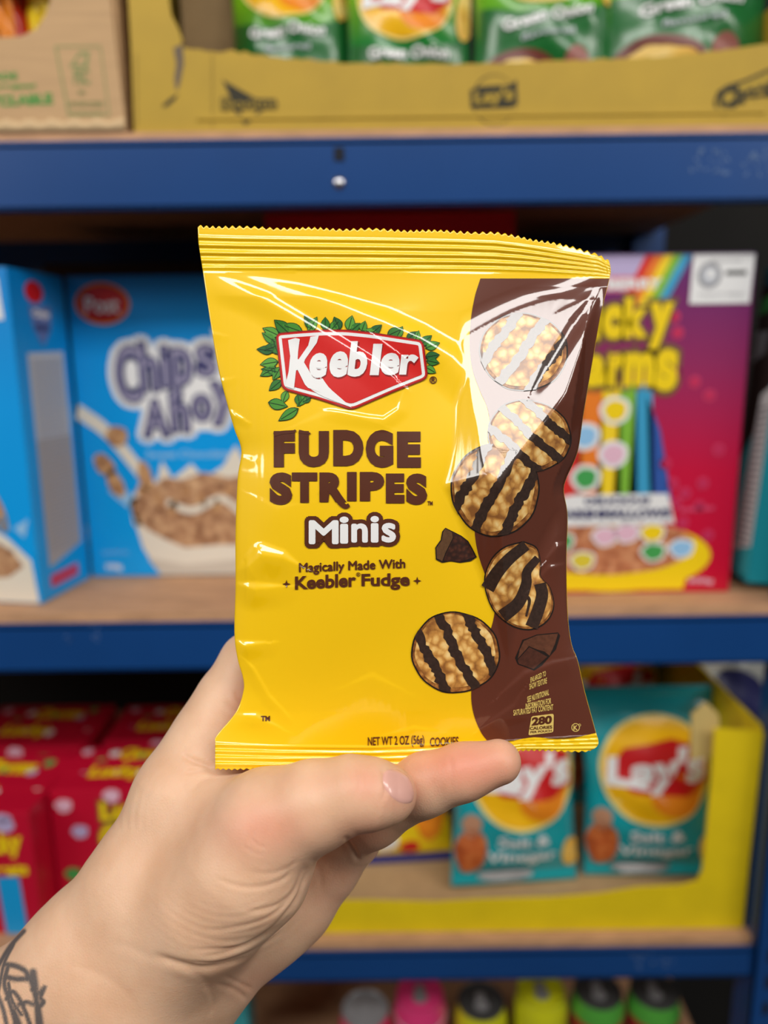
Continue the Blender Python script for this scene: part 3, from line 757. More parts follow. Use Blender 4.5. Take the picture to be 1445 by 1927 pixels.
def bar_left():
    a = Art(); a.text('Lucky', ((.12, .26), (.88, .26), (.88, .40), (.12, .40)), YEL, 3, .06); a.poly([(.32, .50), (.72, .50), (.72, .995), (.32, .995)], mat('sky_print', (20, 160, 225), .4), 2)
    a.ell(.4, .13, .25, .09, LIL, 2, wob=.1); return a
labs = ['crimson bar box at the bottom left edge with a blue strip on its end', 'crimson bar box directly left of the wrist, yellow lettering on its front', 'crimson bar box behind the one at the left edge', 'crimson bar box behind the one left of the wrist']
f1 = G(85, 1752, zl)
lf = Art(); lf.text('Lucky', ((.55, .20), (.93, .14), (.93, .35), (.55, .42)), YEL, 3, .05); lf.ell(.8, .05, .08, .04, LIL, 2)
lf.poly([(.72, .52), (.88, .52), (.90, .995), (.74, .995)], mat('sky_print', (20, 160, 225), .4), 2); lf.ell(.82, .10, .07, .06, LIL, 2)
lf.text('Treats', ((.62, .42), (.95, .40), (.95, .5), (.62, .52)), YEL, 3, .05)
carton('bar_box', (f1[0] - .14, f1[1], zl), R(-2), .14, .105, .134, [m_rbox], labs[0], 'box', 'crimson bar boxes', {'front': lf, 'top': bar_top()})
f2 = G(112, 1716, zl)
rr = Art()
carton('bar_box', (f2[0], f2[1] + .004, zl), R(2), .138, .09, .134, [m_rbox], labs[1], 'box', 'crimson bar boxes', {'front': bar_front(), 'top': bar_top()})
carton('bar_box', (f1[0] - .135, f1[1] + .120, zl), R(0), .14, .105, .134, [m_rbox], labs[2], 'box', 'crimson bar boxes', {'front': bar_front(), 'top': bar_top()})
carton('bar_box', (f2[0] + .018, f2[1] + .105, zl), R(0), .138, .09, .134, [m_rbox], labs[3], 'box', 'crimson bar boxes', {'front': bar_front(), 'top': bar_top()})

# ------------------------------------------------------------------ drink cans on the bottom shelf
m_alu = mat('aluminium', (165, 165, 168), .35, metal=.4)
def can(px, py, body, rim, band, label, lidm=None, h=.146, r=.0285, Y=.72, letters=None):
    zt = Z4 + h
    c = G(px, py, zt)
    t = thing('drink_can', (c[0], c[1], Z4 + .0005), 0, label, 'drink can')
    MB().lathe([(r * .78, 0), (r * .86, .002), (r, .012), (r, h - .020), (r * .99, h - .017), (r * .86, h - .004)], 48).build('can_body', body, t, auto=True)
    MB().lathe([(r * .86, h - .004), (r * .90, h - .001), (r * .88, h), (r * .84, h - .001), (r * .82, h - .004), (0, h - .0035)], 48).build('lid', lidm or m_alu, t, auto=True)
    b = MB(); b.lathe([(.0, 0), (.0075, 0), (.0078, .0008), (.0, .0009)], 24, c=(0, -.004, h - .0034)); b.lathe([(.0035, 0), (.0058, 0), (.0058, .001), (.0035, .001)], 24, c=(0, .007, h - .003)); b.build('pull_tab', m_alu, t)
    if band:
        for z0, z1, m_ in band:
            b = MB(); b.lathe([(r + .0002, h * z0), (r + .0003, h * z0 + .0002), (r + .0003, h * z1), (r + .0002, h * z1)], 48)
            b.build('colour_band', m_, t, auto=True)
    if letters:
        a = Art(); a.text(letters[0], (-.6, .2, .6, .42), letters[1], 2, .06)
        a.build('can_lettering', t, lambda u, v, o: np.stack([(r + .0004 + o) * np.sin(u), -(r + .0004 + o) * np.cos(u), h * (1 - v)], 1), step=.12, eps=.0002)
CPK = mat('pink_can', (205, 40, 90), .3, coat=.4); CPK2 = mat('hot_pink_can', (222, 60, 120), .3, coat=.4); CYE = mat('lime_yellow_can', (205, 205, 30), .3, coat=.3); CGR = mat('green_can', (80, 160, 60), .3, coat=.3)
CRD = mat('dull_red_can', (170, 40, 50), .35); CBK = mat('black_can', (30, 32, 30), .35); CBR = mat('brown_ink', (110, 50, 50), .5)
can(687, 1897, CPK, None, None, 'pink can with a silver lid, leftmost on the bottom shelf', letters=('cola', W_))
can(790, 1868, CPK2, None, [(.86, .87, W_)], 'bright pink can second from the left on the bottom shelf', h=.160, letters=('POP', W_), lidm=CPK2)
can(905, 1882, CYE, None, None, 'lime yellow can with a dark lid on the bottom shelf', lidm=mat('dark_lid', (70, 70, 70), .4, metal=.2), letters=('zest', CBK))
can(1018, 1862, CYE, None, None, 'yellow can with brown letters, fourth on the bottom shelf', h=.160, letters=('TT', CBR), lidm=CYE)
can(1125, 1862, CGR, None, [(.74, .855, CRD), (.50, .56, CBK)], 'green and red can left of its twin near the shelf end', h=.160, lidm=mat('dark_lid', (70, 70, 70), .4, metal=.2), letters=('dew', CBK))
can(1231, 1862, CGR, None, [(.74, .855, CRD), (.50, .56, CBK)], 'green and red can nearest the blue upright at the shelf end', h=.160, lidm=mat('dark_lid', (70, 70, 70), .4, metal=.2), letters=('dew', CBK))
g = G(410, 1925, Z4 + .10)
carton('juice_box', (g[0] - .02, g[1] + .02, Z4), 0, .05, .04, .11, [m_tealb], 'small teal carton on the bottom shelf seen right below the wrist', 'box')

# ==================================================================== the held bag
D0 = 0.262                      # distance of the bag's seam plane from the camera, metres
Ledge = smooth_line([(372, 425), (374, 460), (382, 512), (395, 600), (410, 690), (422, 740), (440, 805), (454, 848), (447, 900), (443, 1000), (443, 1100), (441, 1190), (447, 1240), (457, 1275), (458, 1300), (444, 1340), (408, 1384), (405, 1400), (405, 1447)], 6)
Redge = smooth_line([(1146, 492), (1149, 505), (1147, 524), (1131, 590), (1115, 680), (1098, 780), (1087, 850), (1066, 900), (1061, 925), (1068, 970), (1066, 1050), (1068, 1150), (1075, 1210), (1087, 1243), (1100, 1300), (1119, 1370), (1126, 1400), (1110, 1414)], 6)
Tedge = np.array([(372, 425), (450, 428), (560, 430), (700, 432), (860, 436), (930, 439), (980, 446), (1030, 456), (1090, 469), (1125, 478), (1146, 492)], float)
Bedge = np.array([(405, 1447), (520, 1448), (640, 1448), (780, 1446), (850, 1436), (980, 1412), (1060, 1414), (1110, 1414)], float)
def Lx(y): return np.interp(y, Ledge[:, 1], Ledge[:, 0])
def Rx(y): return np.interp(y, Redge[:, 1], Redge[:, 0])
def Ty(x): return np.interp(x, Tedge[:, 0], Tedge[:, 1])
def By(x): return np.interp(x, Bedge[:, 0], Bedge[:, 1])
SB_T = lambda x: np.interp(x, [372, 870, 1000, 1149], [511, 512, 514, 521])      # lower edge of the top seal
SB_B = lambda x: np.interp(x, [405, 520, 700, 900, 1000, 1126], [1398, 1402, 1404, 1396, 1390, 1382])
def fold(px, py, pts, W, k, L, sharp=False):
    """a crease: crest along pts (left to right), upper flank W px wide at slope k, lower flank L px wide"""
    P = np.array([p[:2] for p in pts], float); n = len(P)
    Ws = np.interp(np.arange(n), np.linspace(0, n - 1, len(W)), W)
    best = np.full(px.shape, 1e9); sd = np.zeros_like(px); wl = np.zeros_like(px); tt = np.zeros_like(px)
    for i in range(n - 1):
        a, b = P[i], P[i + 1]; ab = b - a; l2 = ab @ ab
        t = np.clip(((px - a[0]) * ab[0] + (py - a[1]) * ab[1]) / l2, 0, 1)
        dx = px - a[0] - t * ab[0]; dy = py - a[1] - t * ab[1]; d = np.hypot(dx, dy)
        s = dx * ab[1] - dy * ab[0]
        m = d < best
        best = np.where(m, d, best); sd = np.where(m, np.sign(s) * d, sd)
        wl = np.where(m, Ws[i] * (1 - t) + Ws[i + 1] * t, wl); tt = np.where(m, (i + t) / (n - 1), tt)
    A = k * wl * (D0 / F) * 1000          # crest height in mm
    up = np.clip(1 - sd / np.maximum(wl, 1e-3), 0, 1)
    up = up - .06 * np.sin(up * 2 * np.pi)
    lo = np.clip(1 + sd / L, 0, 1); lo = lo * lo * (3 - 2 * lo)
    return A * np.where(sd > 0, up, lo)
FOLDS = [  # crest line, upper flank widths, slope, lower flank
    ([(400, 511), (470, 524), (560, 548), (640, 574), (720, 604), (790, 636), (850, 672), (884, 704)], [4, 12, 18, 22, 28, 30, 32, 34], .33, 70),
    ([(383, 512), (440, 536), (500, 565), (560, 600), (640, 645), (700, 680), (742, 712)], [4, 12, 17, 17, 14, 10, 6], .33, 50),
    ([(620, 772), (670, 782), (722, 790), (750, 770), (758, 740)], [3, 6, 8, 6, 2], .34, 26),
    ([(905, 700), (985, 640), (1030, 600), (1080, 560), (1138, 520)], [10, 26, 26, 20, 5], .22, 40),
    ([(700, 628), (735, 655), (760, 672)], [2, 4, 2], .4, 14),
    ([(432, 848), (446, 856), (470, 862)], [2, 5, 2], .4, 22), ([(430, 770), (442, 782), (460, 790)], [2, 8, 3], .45, 20),
    ([(395, 622), (404, 628), (418, 630)], [2, 4, 1], .4, 20), ([(408, 712), (418, 716), (432, 712)], [2, 4, 1], .4, 20),
    ([(443, 1078), (468, 1066), (492, 1044), (530, 1050), (562, 1064)], [8, 20, 26, 18, 5], .34, 55), ([(443, 1100), (480, 1110), (530, 1104)], [6, 18, 5], .34, 44),
    ([(1034, 930), (1050, 940), (1064, 930)], [3, 6, 4], .35, 24), ([(1030, 1052), (1050, 1030), (1067, 1024)], [6, 12, 6], .3, 40), ([(1000, 1105), (1035, 1070), (1066, 1062)], [4, 10, 5], .22, 50),
    ([(940, 1310), (990, 1270), (1040, 1250), (1086, 1238)], [4, 12, 10, 4], .25, 40), ([(900, 1375), (940, 1350), (970, 1330), (985, 1300)], [4, 10, 10, 4], .22, 50),
    ([(458, 1240), (475, 1258), (505, 1310), (540, 1345)], [3, 6, 6, 3], .3, 22), ([(440, 1205), (460, 1216), (500, 1210)], [4, 12, 4], .4, 34),
    ([(444, 1345), (480, 1350), (530, 1372)], [4, 12, 4], .28, 40), ([(700, 1390), (780, 1372), (840, 1380)], [3, 8, 3], .2, 40), ([(655, 1290), (700, 1275), (760, 1300)], [3, 12, 3], .12, 50),
    ([(860, 905), (885, 910), (900, 915)], [2, 4, 1], .4, 12), ([(915, 905), (930, 912), (943, 903)], [3, 8, 3], .42, 10),
    ([(470, 930), (520, 960), (560, 950)], [4, 14, 4], .08, 60), ([(560, 800), (640, 775), (720, 800)], [4, 20, 4], .08, 60),
    ([(1040, 870), (1062, 860), (1080, 800), (1100, 740)], [3, 8, 10, 4], .3, 26)]
_wob = rng.rand(14, 4)
def relief(px, py):
    """height of the front film above the seam plane, in mm"""
    px = np.asarray(px, float); py = np.asarray(py, float)
    l, r = Lx(py), Rx(py); s = np.clip((px - l) / (r - l), 0, 1)
    st, sb = SB_T(px), SB_B(px); t = np.clip((py - st) / (sb - st), 0, 1)
    e = np.clip(4 * s * (1 - s), 0, 1) ** .62
    g = np.clip(np.sin(np.pi * t), 0, 1) ** 1.6
    w = 8.0 * e * g
    body = np.clip(t * 12, 0, 1) * np.clip((1 - t) * 14, 0, 1)
    edge = np.clip(s * 30, 0, 1) * np.clip((1 - s) * 30, 0, 1)
    for pts, W, k, L in FOLDS: w = w + fold(px, py, pts, W, k, L) * np.clip(body * 1.6, 0, 1) * (.35 + .65 * edge)
    for a, b, c, d in _wob:
        fx, fy = (a - .5) * .05, (b - .5) * .05
        w = w + .10 * np.sin(px * fx + py * fy + c * 6.28) * body * edge
    k_ = D0 / F * 1000
    pa = 1.2 + k_ * (.28 * (py - 545) + .07 * (px - 1125))
    def side(x0, y0, x1, y1, sl, h0):      # falls away to the right of the line
        dx, dy = x1 - x0, y1 - y0; L_ = math.hypot(dx, dy)
        return h0 + sl * k_ * ((px - x0) * dy - (py - y0) * dx) / L_
    lineh = lambda x_, y_: 1.2 + k_ * (.28 * (y_ - 545) + .07 * (x_ - 1125))
    # side planes meet the facet along its edges
    def edge_plane(x0, y0, x1, y1, sl):
        dx, dy = x1 - x0, y1 - y0; L_ = math.hypot(dx, dy); n_ = ((px - x0) * dy - (py - y0) * dx) / L_
        t_ = ((px - x0) * dx + (py - y0) * dy) / L_ ** 2
        return lineh(x0, y0) * (1 - t_) + lineh(x1, y1) * t_ - sl * k_ * n_
    rt = edge_plane(1122, 566, 1062, 745, .75); rb_ = edge_plane(1062, 745, 938, 908, .6)
    lf_ = edge_plane(884, 700, 918, 900, -.55); bt_ = edge_plane(880, 868, 945, 915, -.5)
    sm_ = lambda a_, b_, q_=.7: np.minimum(a_, b_) - np.clip(q_ - np.abs(a_ - b_), 0, q_) ** 2 / (4 * q_)
    fc = sm_(sm_(sm_(pa, rt), sm_(rb_, lf_)), bt_)
    d_ = fc - w; hh = np.clip(.5 + .5 * d_ / 1.0, 0, 1)
    w = w + (d_ * hh + .5 * hh * (1 - hh)) * np.clip(body * 1.6, 0, 1) * edge
    w = w - fold(px, py, [(1000, 740), (1030, 690), (1080, 610), (1130, 535)], [4, 14, 16, 4], .26, 26) * body
    w = w + .012 * np.sin(px * .42 + .3 * np.sin(py * .02)) * body * edge       # fine vertical drawn lines of the film
    ty = Ty(px)
    q = np.clip((py - ty) / (st - ty), 0, 1)
    crimp = np.clip((q - .16) * 8, 0, 1) * np.clip((1 - q) * 12, 0, 1)
    w = w + np.where(py < st, .42 * crimp * np.cos((q - .16) * 2 * np.pi * 5 / .84 + np.pi) + .15 * np.sin(px * .013), 0)
    by = By(px); q2 = np.clip((py - sb) / np.maximum(by - sb, 4), 0, 1)
    w = w + np.where(py > sb, .35 * np.sin(q2 * 2 * np.pi * 4) * (1 - q2 * .3), 0)
    # the bottom left corner curls towards the viewer, the far corner of the top seal leans back
    w = w + 7 * np.clip((640 - px) / 240, 0, 1) ** 1.5 * np.clip((py - 1300) / 140, 0, 1) ** 1.5
    w = w - 5 * np.clip((px - 930) / 220, 0, 1) ** 2 * np.clip((540 - py) / 80, 0, 1)
    return w
def bag_pt(px, py, off=0.0):
    px = np.asarray(px, float); py = np.asarray(py, float)
    dep = D0 - relief(px, py) / 1000 - off
    v = np.stack([(px - CX) / F * dep, -(py - CY) / F * dep, -dep], 1)
    return v @ RN.T + CAM
def bag_n(uv):
    e = 1.2
    px, py = uv[:, 0], uv[:, 1]
    a = bag_pt(px + e, py) - bag_pt(px - e, py); b = bag_pt(px, py - e) - bag_pt(px, py + e)
    n = np.cross(a, b); return n / np.linalg.norm(n, axis=1)[:, None]
broot = C(700, 1447, D0)
bag = thing('cookie_bag', broot, 0, 'yellow and brown striped cookie bag held up between thumb and fingers', 'snack bag')
bl3 = np.array(broot)
def film(name, rgb, rough=.30, coat=.55, **k): 
    m = mat(name, rgb, max(rough, .42), coat=1.0, spec=.25, **k); p_ = m.node_tree.nodes['Principled BSDF']; p_.inputs['Coat Roughness'].default_value = .07; p_.inputs['Coat IOR'].default_value = 1.72; return m
m_film = film('yellow_film', (252, 204, 8), .34)
m_brown = film('brown_film', (98, 48, 32), .34)
m_bprint = film('brown_ink_film', (88, 42, 22), .34)
m_foil = mat('foil', (205, 205, 205), .25, metal=1)
NS, NT = 360, 420
S, T = np.meshgrid(np.linspace(0, 1, NS), np.linspace(0, 1, NT))
x = S * 0
yy = 425 + T * (1447 - 425)
# Coons patch
def edge_pt(P, t):
    P = np.array(P); d = np.r_[0, np.cumsum(np.hypot(*np.diff(P, axis=0).T))]; d /= d[-1]
    return np.interp(t, d, P[:, 0]), np.interp(t, d, P[:, 1])
tx, ty_ = edge_pt(Tedge, S); bx, by_ = edge_pt(Bedge, S); lx_, ly_ = edge_pt(Ledge, T); rx_, ry_ = edge_pt(Redge, T)
bil = lambda a, b, c, d: (1 - S) * (1 - T) * a + S * (1 - T) * b + (1 - S) * T * c + S * T * d
PX = (1 - T) * tx + T * bx + (1 - S) * lx_ + S * rx_ - bil(Tedge[0, 0], Tedge[-1, 0], Bedge[0, 0], Bedge[-1, 0])
PY = (1 - T) * ty_ + T * by_ + (1 - S) * ly_ + S * ry_ - bil(Tedge[0, 1], Tedge[-1, 1], Bedge[0, 1], Bedge[-1, 1])
# saw-cut edges of the two seals
tooth = np.abs(((S[0] * 62 + .35 * np.sin(S[0] * 23)) % 1) * 2 - 1) * 6 - 3 + 1.5 * np.sin(S[0] * 41) * (rng.rand(NS) * .5 + .5)
for j in range(4):
    PY[j] += tooth * (1 - j / 4); PY[-1 - j] += tooth * .6 * (1 - j / 4)
fr_ = bag_pt(PX.ravel(), PY.ravel())
fn = bag_n(np.stack([PX.ravel(), PY.ravel()], 1))
# back film: shallower bulge behind the seam plane
def back_pt(px, py):
    l, r = Lx(py), Rx(py); s = np.clip((px - l) / (r - l), 0, 1); st, sb = SB_T(px), SB_B(px); t = np.clip((py - st) / (sb - st), 0, 1)
    inside = np.clip(4 * s * (1 - s), 0, 1) ** .62 * np.clip(np.sin(np.pi * t), 0, 1) ** .9
    w = np.where(inside > 0, -6.0 * inside, 0)
    rf = relief(px, py); w = np.minimum(rf * (1 - np.clip(inside * 6, 0, 1)) + w * np.clip(inside * 6, 0, 1), rf) - .18
    dep = D0 - w / 1000; v = np.stack([(px - CX) / F * dep, -(py - CY) / F * dep, -dep], 1); return v @ RN.T + CAM
bk_ = back_pt(PX.ravel(), PY.ravel())
fs = []; fm = []; N = NS * NT
idx = np.arange(N).reshape(NT, NS)
a_, b_, c_, d_ = idx[1:, :-1].ravel(), idx[1:, 1:].ravel(), idx[:-1, 1:].ravel(), idx[:-1, :-1].ravel()
front_f = np.stack([a_, b_, c_, d_], 1); back_f = np.stack([d_, c_, b_, a_], 1) + N
rim = list(idx[0]) + list(idx[1:, -1]) + list(idx[-1, -2::-1]) + list(idx[-2:0:-1, 0])
rf_ = [(rim[i], rim[(i + 1) % len(rim)], rim[(i + 1) % len(rim)] + N, rim[i] + N) for i in range(len(rim))]
allf = [tuple(f) for f in front_f] + [tuple(f) for f in back_f] + rf_
fm = [0] * (2 * len(front_f)) + [1 if i < NS * .9 and (i // 9) % 3 == 0 else 0 for i in range(len(rf_))]
o = mesh_obj('pouch', np.concatenate([fr_, bk_]) - bl3, allf, [m_film, m_foil], bag, fmat=fm)

STEP = 3.2
def bmap(u, v, h): return bag_pt(u, v, h) - bl3
def bart(a, name): return a.build(name, bag, bmap, step=STEP, eps=.00010, normf=bag_n)
# brown panel
inner = smooth_line([(904, 524), (893, 560), (885, 610), (884, 660), (890, 700), (904, 738), (918, 772), (922, 820), (905, 880), (893, 950), (893, 1000), (899, 1040), (912, 1080), (926, 1115), (931, 1145), (924, 1182), (908, 1215), (895, 1255), (888, 1290), (887, 1320), (893, 1350), (905, 1378), (916, 1393)], 5)
ys = np.linspace(1379, 524, 120)
outer = [(float(Rx(y)) - .6, y) for y in ys]
bot = smooth_line([(916, 1393), (960, 1394), (1005, 1387), (1060, 1391), (1118, 1380)], 5)[1:-1]
a = Art(); a.poly([tuple(p) for p in inner] + [tuple(p) for p in bot] + outer, m_brown, 2)
bart(a, 'brown_panel')

# cookies
m_cookie = mat_cells('cookie_crumb', [(.27, (250, 216, 146)), (.42, (236, 186, 106)), (.53, (204, 144, 68)), (.70, (146, 92, 40))], 330, .5, coat=.8, warp=.9)
m_cookie.node_tree.nodes['Principled BSDF'].inputs['Coat Roughness'].default_value = .1
m_fudge = film('fudge_print', (58, 40, 32), .4, noise=.25, nscale=900)
m_fudge_e = film('fudge_edge_print', (34, 24, 20), .4)
m_toast = mat_cells('toasted_rim_print', [(.25, (200, 140, 70)), (.5, (150, 92, 40)), (.7, (96, 54, 26))], 500, .4, coat=.5, warp=1)
def cookie(a, cx, cy, rx, ry, rot, ang, offs, seed, hw=.11):
    rs = np.random.RandomState(seed)
    a.ell(cx, cy, rx, ry, m_fudge_e, 3, rot, 60, .02, seed)
    a.ell(cx, cy, rx * .965, ry * .965, m_toast, 4, rot, 60, .02, seed)
    a.ell(cx - 1, cy - 2, rx * .90, ry * .90, m_cookie, 5, rot, 60, .035, seed)
    c, s = math.cos(rot), math.sin(rot); ca, sa = math.cos(ang), math.sin(ang)
    def P(u, v): X, Y = rx * u, ry * v; return (cx + X * c - Y * s, cy + X * s + Y * c)
    for o_ in offs:
        e1, e2 = [], []
        n = 26; ph = rs.rand(4) * 6
        for i in range(n):
            q = -1 + 2 * i / (n - 1)
            for lst, sg in ((e1, 1), (e2, -1)):
                off = o_ + sg * (hw + .018 * math.sin(i * 1.3 + ph[0 if sg > 0 else 1]) + .012 * math.sin(i * 2.7 + ph[2]) + .01 * rs.randn()) + .02 * math.sin(i * .35 + ph[3])
                off = max(-.97, min(.97, off))
                lim = math.sqrt(max(0, 1 - off * off)) * .985
                u = q * lim; lst.append(P(u * ca - off * sa, u * sa + off * ca))
        a.poly(e1 + e2[::-1], m_fudge, 6)
for cx, cy, rx, ry, rot, ang, offs, sd in ((985, 662, 84, 74, .1, -1.1, (-.62, -.02, .60), 1), (996, 820, 80, 68, .25, .55, (-.62, -.05, .52), 2), (932, 922, 84, 88, 0, -1.08, (-.60, .0, .60), 3), (857, 1228, 84, 77, .1, 1.05, (-.62, -.02, .58), 5)):
    a = Art(); cookie(a, cx, cy, rx, ry, rot, ang, offs, sd); bart(a, 'cookie_print')
# the pinched cookie: two lobes
a = Art()
out4 = smooth_line([(985, 1018), (1010, 1030), (1018, 1060), (1018, 1085), (1035, 1105), (1043, 1140), (1030, 1170), (1000, 1186), (965, 1180), (932, 1155), (915, 1120), (911, 1085), (925, 1050), (950, 1028), (985, 1018)], 5)[:-1]
cc = out4.mean(0)
for k, (m_, s_) in enumerate(((m_fudge_e, 1), (m_toast, .965), (m_cookie, .92))): a.poly([tuple(cc + (p - cc) * s_) for p in out4], m_, 3 + k)
for pts, w0, w1 in (([(917, 1108), (935, 1078), (960, 1050), (990, 1026)], 26, 20), ([(945, 1160), (975, 1135), (990, 1100), (992, 1075), (1012, 1050)], 26, 14), ([(1000, 1180), (1012, 1150), (1020, 1120), (1016, 1098)], 24, 22), ([(985, 1118), (996, 1130), (990, 1160)], 8, 4)):
    a.stroke(pts, w0, m_fudge, 6, w1)
bart(a, 'cookie_print')
# fudge chunks
m_ch1 = film('chunk_light', (96, 66, 42), .4, noise=.15, nscale=900); m_ch2 = mat_cells('chunk_dark', [(.2, (84, 44, 30)), (.5, (56, 28, 20)), (.8, (36, 20, 16))], 700, .4, coat=.4, warp=1)
a = Art()
a.poly([(838, 993), (850, 999), (868, 1008), (881, 1018), (890, 1034), (897, 1048), (886, 1056), (866, 1059), (848, 1056), (832, 1059), (820, 1053), (819, 1030), (829, 1016), (832, 1000)], m_fudge_e, 3)
a.poly([(838, 995), (850, 1001), (852, 1012), (838, 1040), (832, 1056), (822, 1051), (821, 1031), (831, 1017), (834, 1001)], m_ch1, 4)
a.poly([(850, 1001), (868, 1010), (880, 1020), (888, 1035), (894, 1048), (866, 1057), (834, 1055), (840, 1040), (853, 1013)], m_ch2, 4)
bart(a, 'fudge_print')
a = Art()
a.poly([(1010, 1194), (1050, 1190), (1054, 1196), (1046, 1222), (1032, 1238), (1020, 1252), (1005, 1262), (990, 1256), (974, 1250), (969, 1238), (976, 1222), (983, 1204), (995, 1200)], m_fudge_e, 3)
a.poly([(1010, 1196), (1050, 1192), (1044, 1212), (1034, 1234), (1024, 1226), (1010, 1222), (995, 1216), (974, 1240), (978, 1222), (986, 1206)], film('chunk_brown', (96, 56, 38), .4, noise=.2, nscale=700), 4)
a.poly([(974, 1242), (996, 1218), (1012, 1226), (1030, 1236), (1004, 1259), (976, 1249)], film('chunk_brown2', (78, 42, 30), .4, noise=.2, nscale=700), 4)
bart(a, 'fudge_print')

# badge
BR_D = film('badge_dark_red', (150, 20, 20), .3); BR = film('badge_red', (212, 28, 24), .3); BW = film('badge_white', (240, 240, 240), .3)
def shrink(P, d):
    P = np.array(P); n = len(P); out = []
    for i in range(n):
        p0, p1, p2 = P[i - 1], P[i], P[(i + 1) % n]
        e1 = (p1 - p0) / (np.linalg.norm(p1 - p0) + 1e-9); e2 = (p2 - p1) / (np.linalg.norm(p2 - p1) + 1e-9)
        nn = np.array([-(e1[1] + e2[1]), e1[0] + e2[0]]); nn /= np.linalg.norm(nn) + 1e-9
        out.append(tuple(p1 + nn * d))
    return out
def rounded(P, r, n=5):
    P = [np.array(p, float) for p in P]; out = []
    for i in range(len(P)):
        a0, b0, c0 = P[i - 1], P[i], P[(i + 1) % len(P)]
        ra = min(r, np.linalg.norm(a0 - b0) * .45); rc = min(r, np.linalg.norm(c0 - b0) * .45)
        s0 = b0 + (a0 - b0) / np.linalg.norm(a0 - b0) * ra; s1 = b0 + (c0 - b0) / np.linalg.norm(c0 - b0) * rc
        for t in np.linspace(0, 1, n): out.append(tuple((1 - t) ** 2 * s0 + 2 * t * (1 - t) * b0 + t * t * s1))
    return out
bd = [(518, 627), (560, 623), (607, 620), (650, 620), (700, 625), (750, 633), (797, 640), (806, 712), (740, 738), (662, 772), (600, 752), (530, 733)]
bd = rounded(bd, 12)
a = Art(); a.poly(bd, BR_D, 5); a.poly(shrink(bd, 2.2), BR, 6); a.poly(shrink(bd, 5), BW, 7); a.poly(shrink(bd, 11), BR, 8)
a.poly(smooth_line([(662, 767), (640, 748), (618, 728), (600, 704), (584, 706), (574, 722), (600, 742), (630, 755)], 3), BW, 9)   # sweeping tail of the K
for s, q in (('e', (582, 664, 616, 711)), ('e', (620, 661, 655, 710)), ('b', (657, 642, 692, 709)), ('l', (699, 647, 716, 706)), ('e', (716, 664, 752, 706)), ('r', (753, 667, 786, 705))):
    x0, y0, x1, y1 = q
    a.text(s, (x0 + 2, y0 + 2, x1 + 1, y1 + 3), BR_D, 9, .06, shear=.12)
    a.text(s, q, BW, 10, .042, shear=.12)
a.poly([(542, 640), (556, 636), (564, 638), (561, 660), (560, 676), (562, 676), (580, 650), (584, 634), (600, 631), (596, 645), (574, 676), (572, 682), (590, 712), (602, 738), (580, 730), (574, 724), (560, 696), (557, 697), (553, 732), (536, 727), (543, 700), (546, 670)], BW, 10)

bart(a, 'brand_badge')
# leaves
LG = [film('leaf_' + str(c[1]), c, .3) for c in ((52, 120, 44), (74, 145, 50), (38, 100, 46), (92, 160, 58))]
LD = film('leaf_outline', (22, 60, 30), .3)
a = Art()
def leaf(x, y, L, w, ang, k, lay=3):
    ca, sa = math.cos(ang), math.sin(ang); P = []
    for q in np.linspace(0, 1, 9): P.append((q * L, -w * math.sin(math.pi * q ** .8)))
    for q in np.linspace(1, 0, 9)[1:-1]: P.append((q * L, w * math.sin(math.pi * q ** .8)))
    f = lambda s_: [(x + (L / 2 + (p[0] - L / 2) * s_) * ca - p[1] * s_ * sa, y + (L / 2 + (p[0] - L / 2) * s_) * sa + p[1] * s_ * ca) for p in P]
    a.poly(f(1), LD, lay); a.poly(f(.88), LG[k % 4], lay + 1)
    a.stroke([(x + L * .08 * ca, y + L * .08 * sa), (x + L * .85 * ca, y + L * .85 * sa)], 1.2, LD, lay + 2)
for i, (x, y, L, w, g) in enumerate(((524, 668, 38, 12, 250), (520, 645, 34, 9, 215), (516, 660, 34, 9, 185), (526, 632, 36, 10, 205), (545, 628, 40, 12, 222), (570, 625, 44, 11, 200), (590, 622, 36, 9, 240), (580, 625, 34, 9, 300),
        (612, 622, 26, 9, 270), (622, 622, 26, 9, 310), (640, 621, 28, 10, 245), (655, 622, 30, 10, 285), (660, 623, 24, 8, 320), (680, 624, 22, 8, 290), (696, 630, 30, 9, 320), (710, 630, 28, 9, 200), (728, 632, 34, 10, 335), (745, 636, 26, 8, 300), (765, 640, 26, 8, 320), (780, 644, 24, 8, 290), (790, 650, 30, 9, 320),
        (800, 655, 30, 9, 340), (800, 672, 28, 9, 350), (800, 690, 24, 8, 30), (802, 678, 26, 8, 12), (520, 690, 36, 10, 150), (524, 700, 34, 9, 190), (524, 680, 36, 10, 170), (530, 715, 32, 9, 140), (528, 690, 30, 9, 120), (522, 650, 32, 9, 160),
        (540, 735, 26, 8, 110), (560, 742, 24, 8, 80), (575, 745, 26, 8, 130), (585, 748, 20, 6, 150))):
    leaf(x, y, L, w, R(g), i)
for x, y, L, w, g in ((504, 757, 39, 11, 12), (562, 768, 46, 10, 148)): leaf(x, y, L, w, R(g), 1)
bart(a, 'leaf_print')
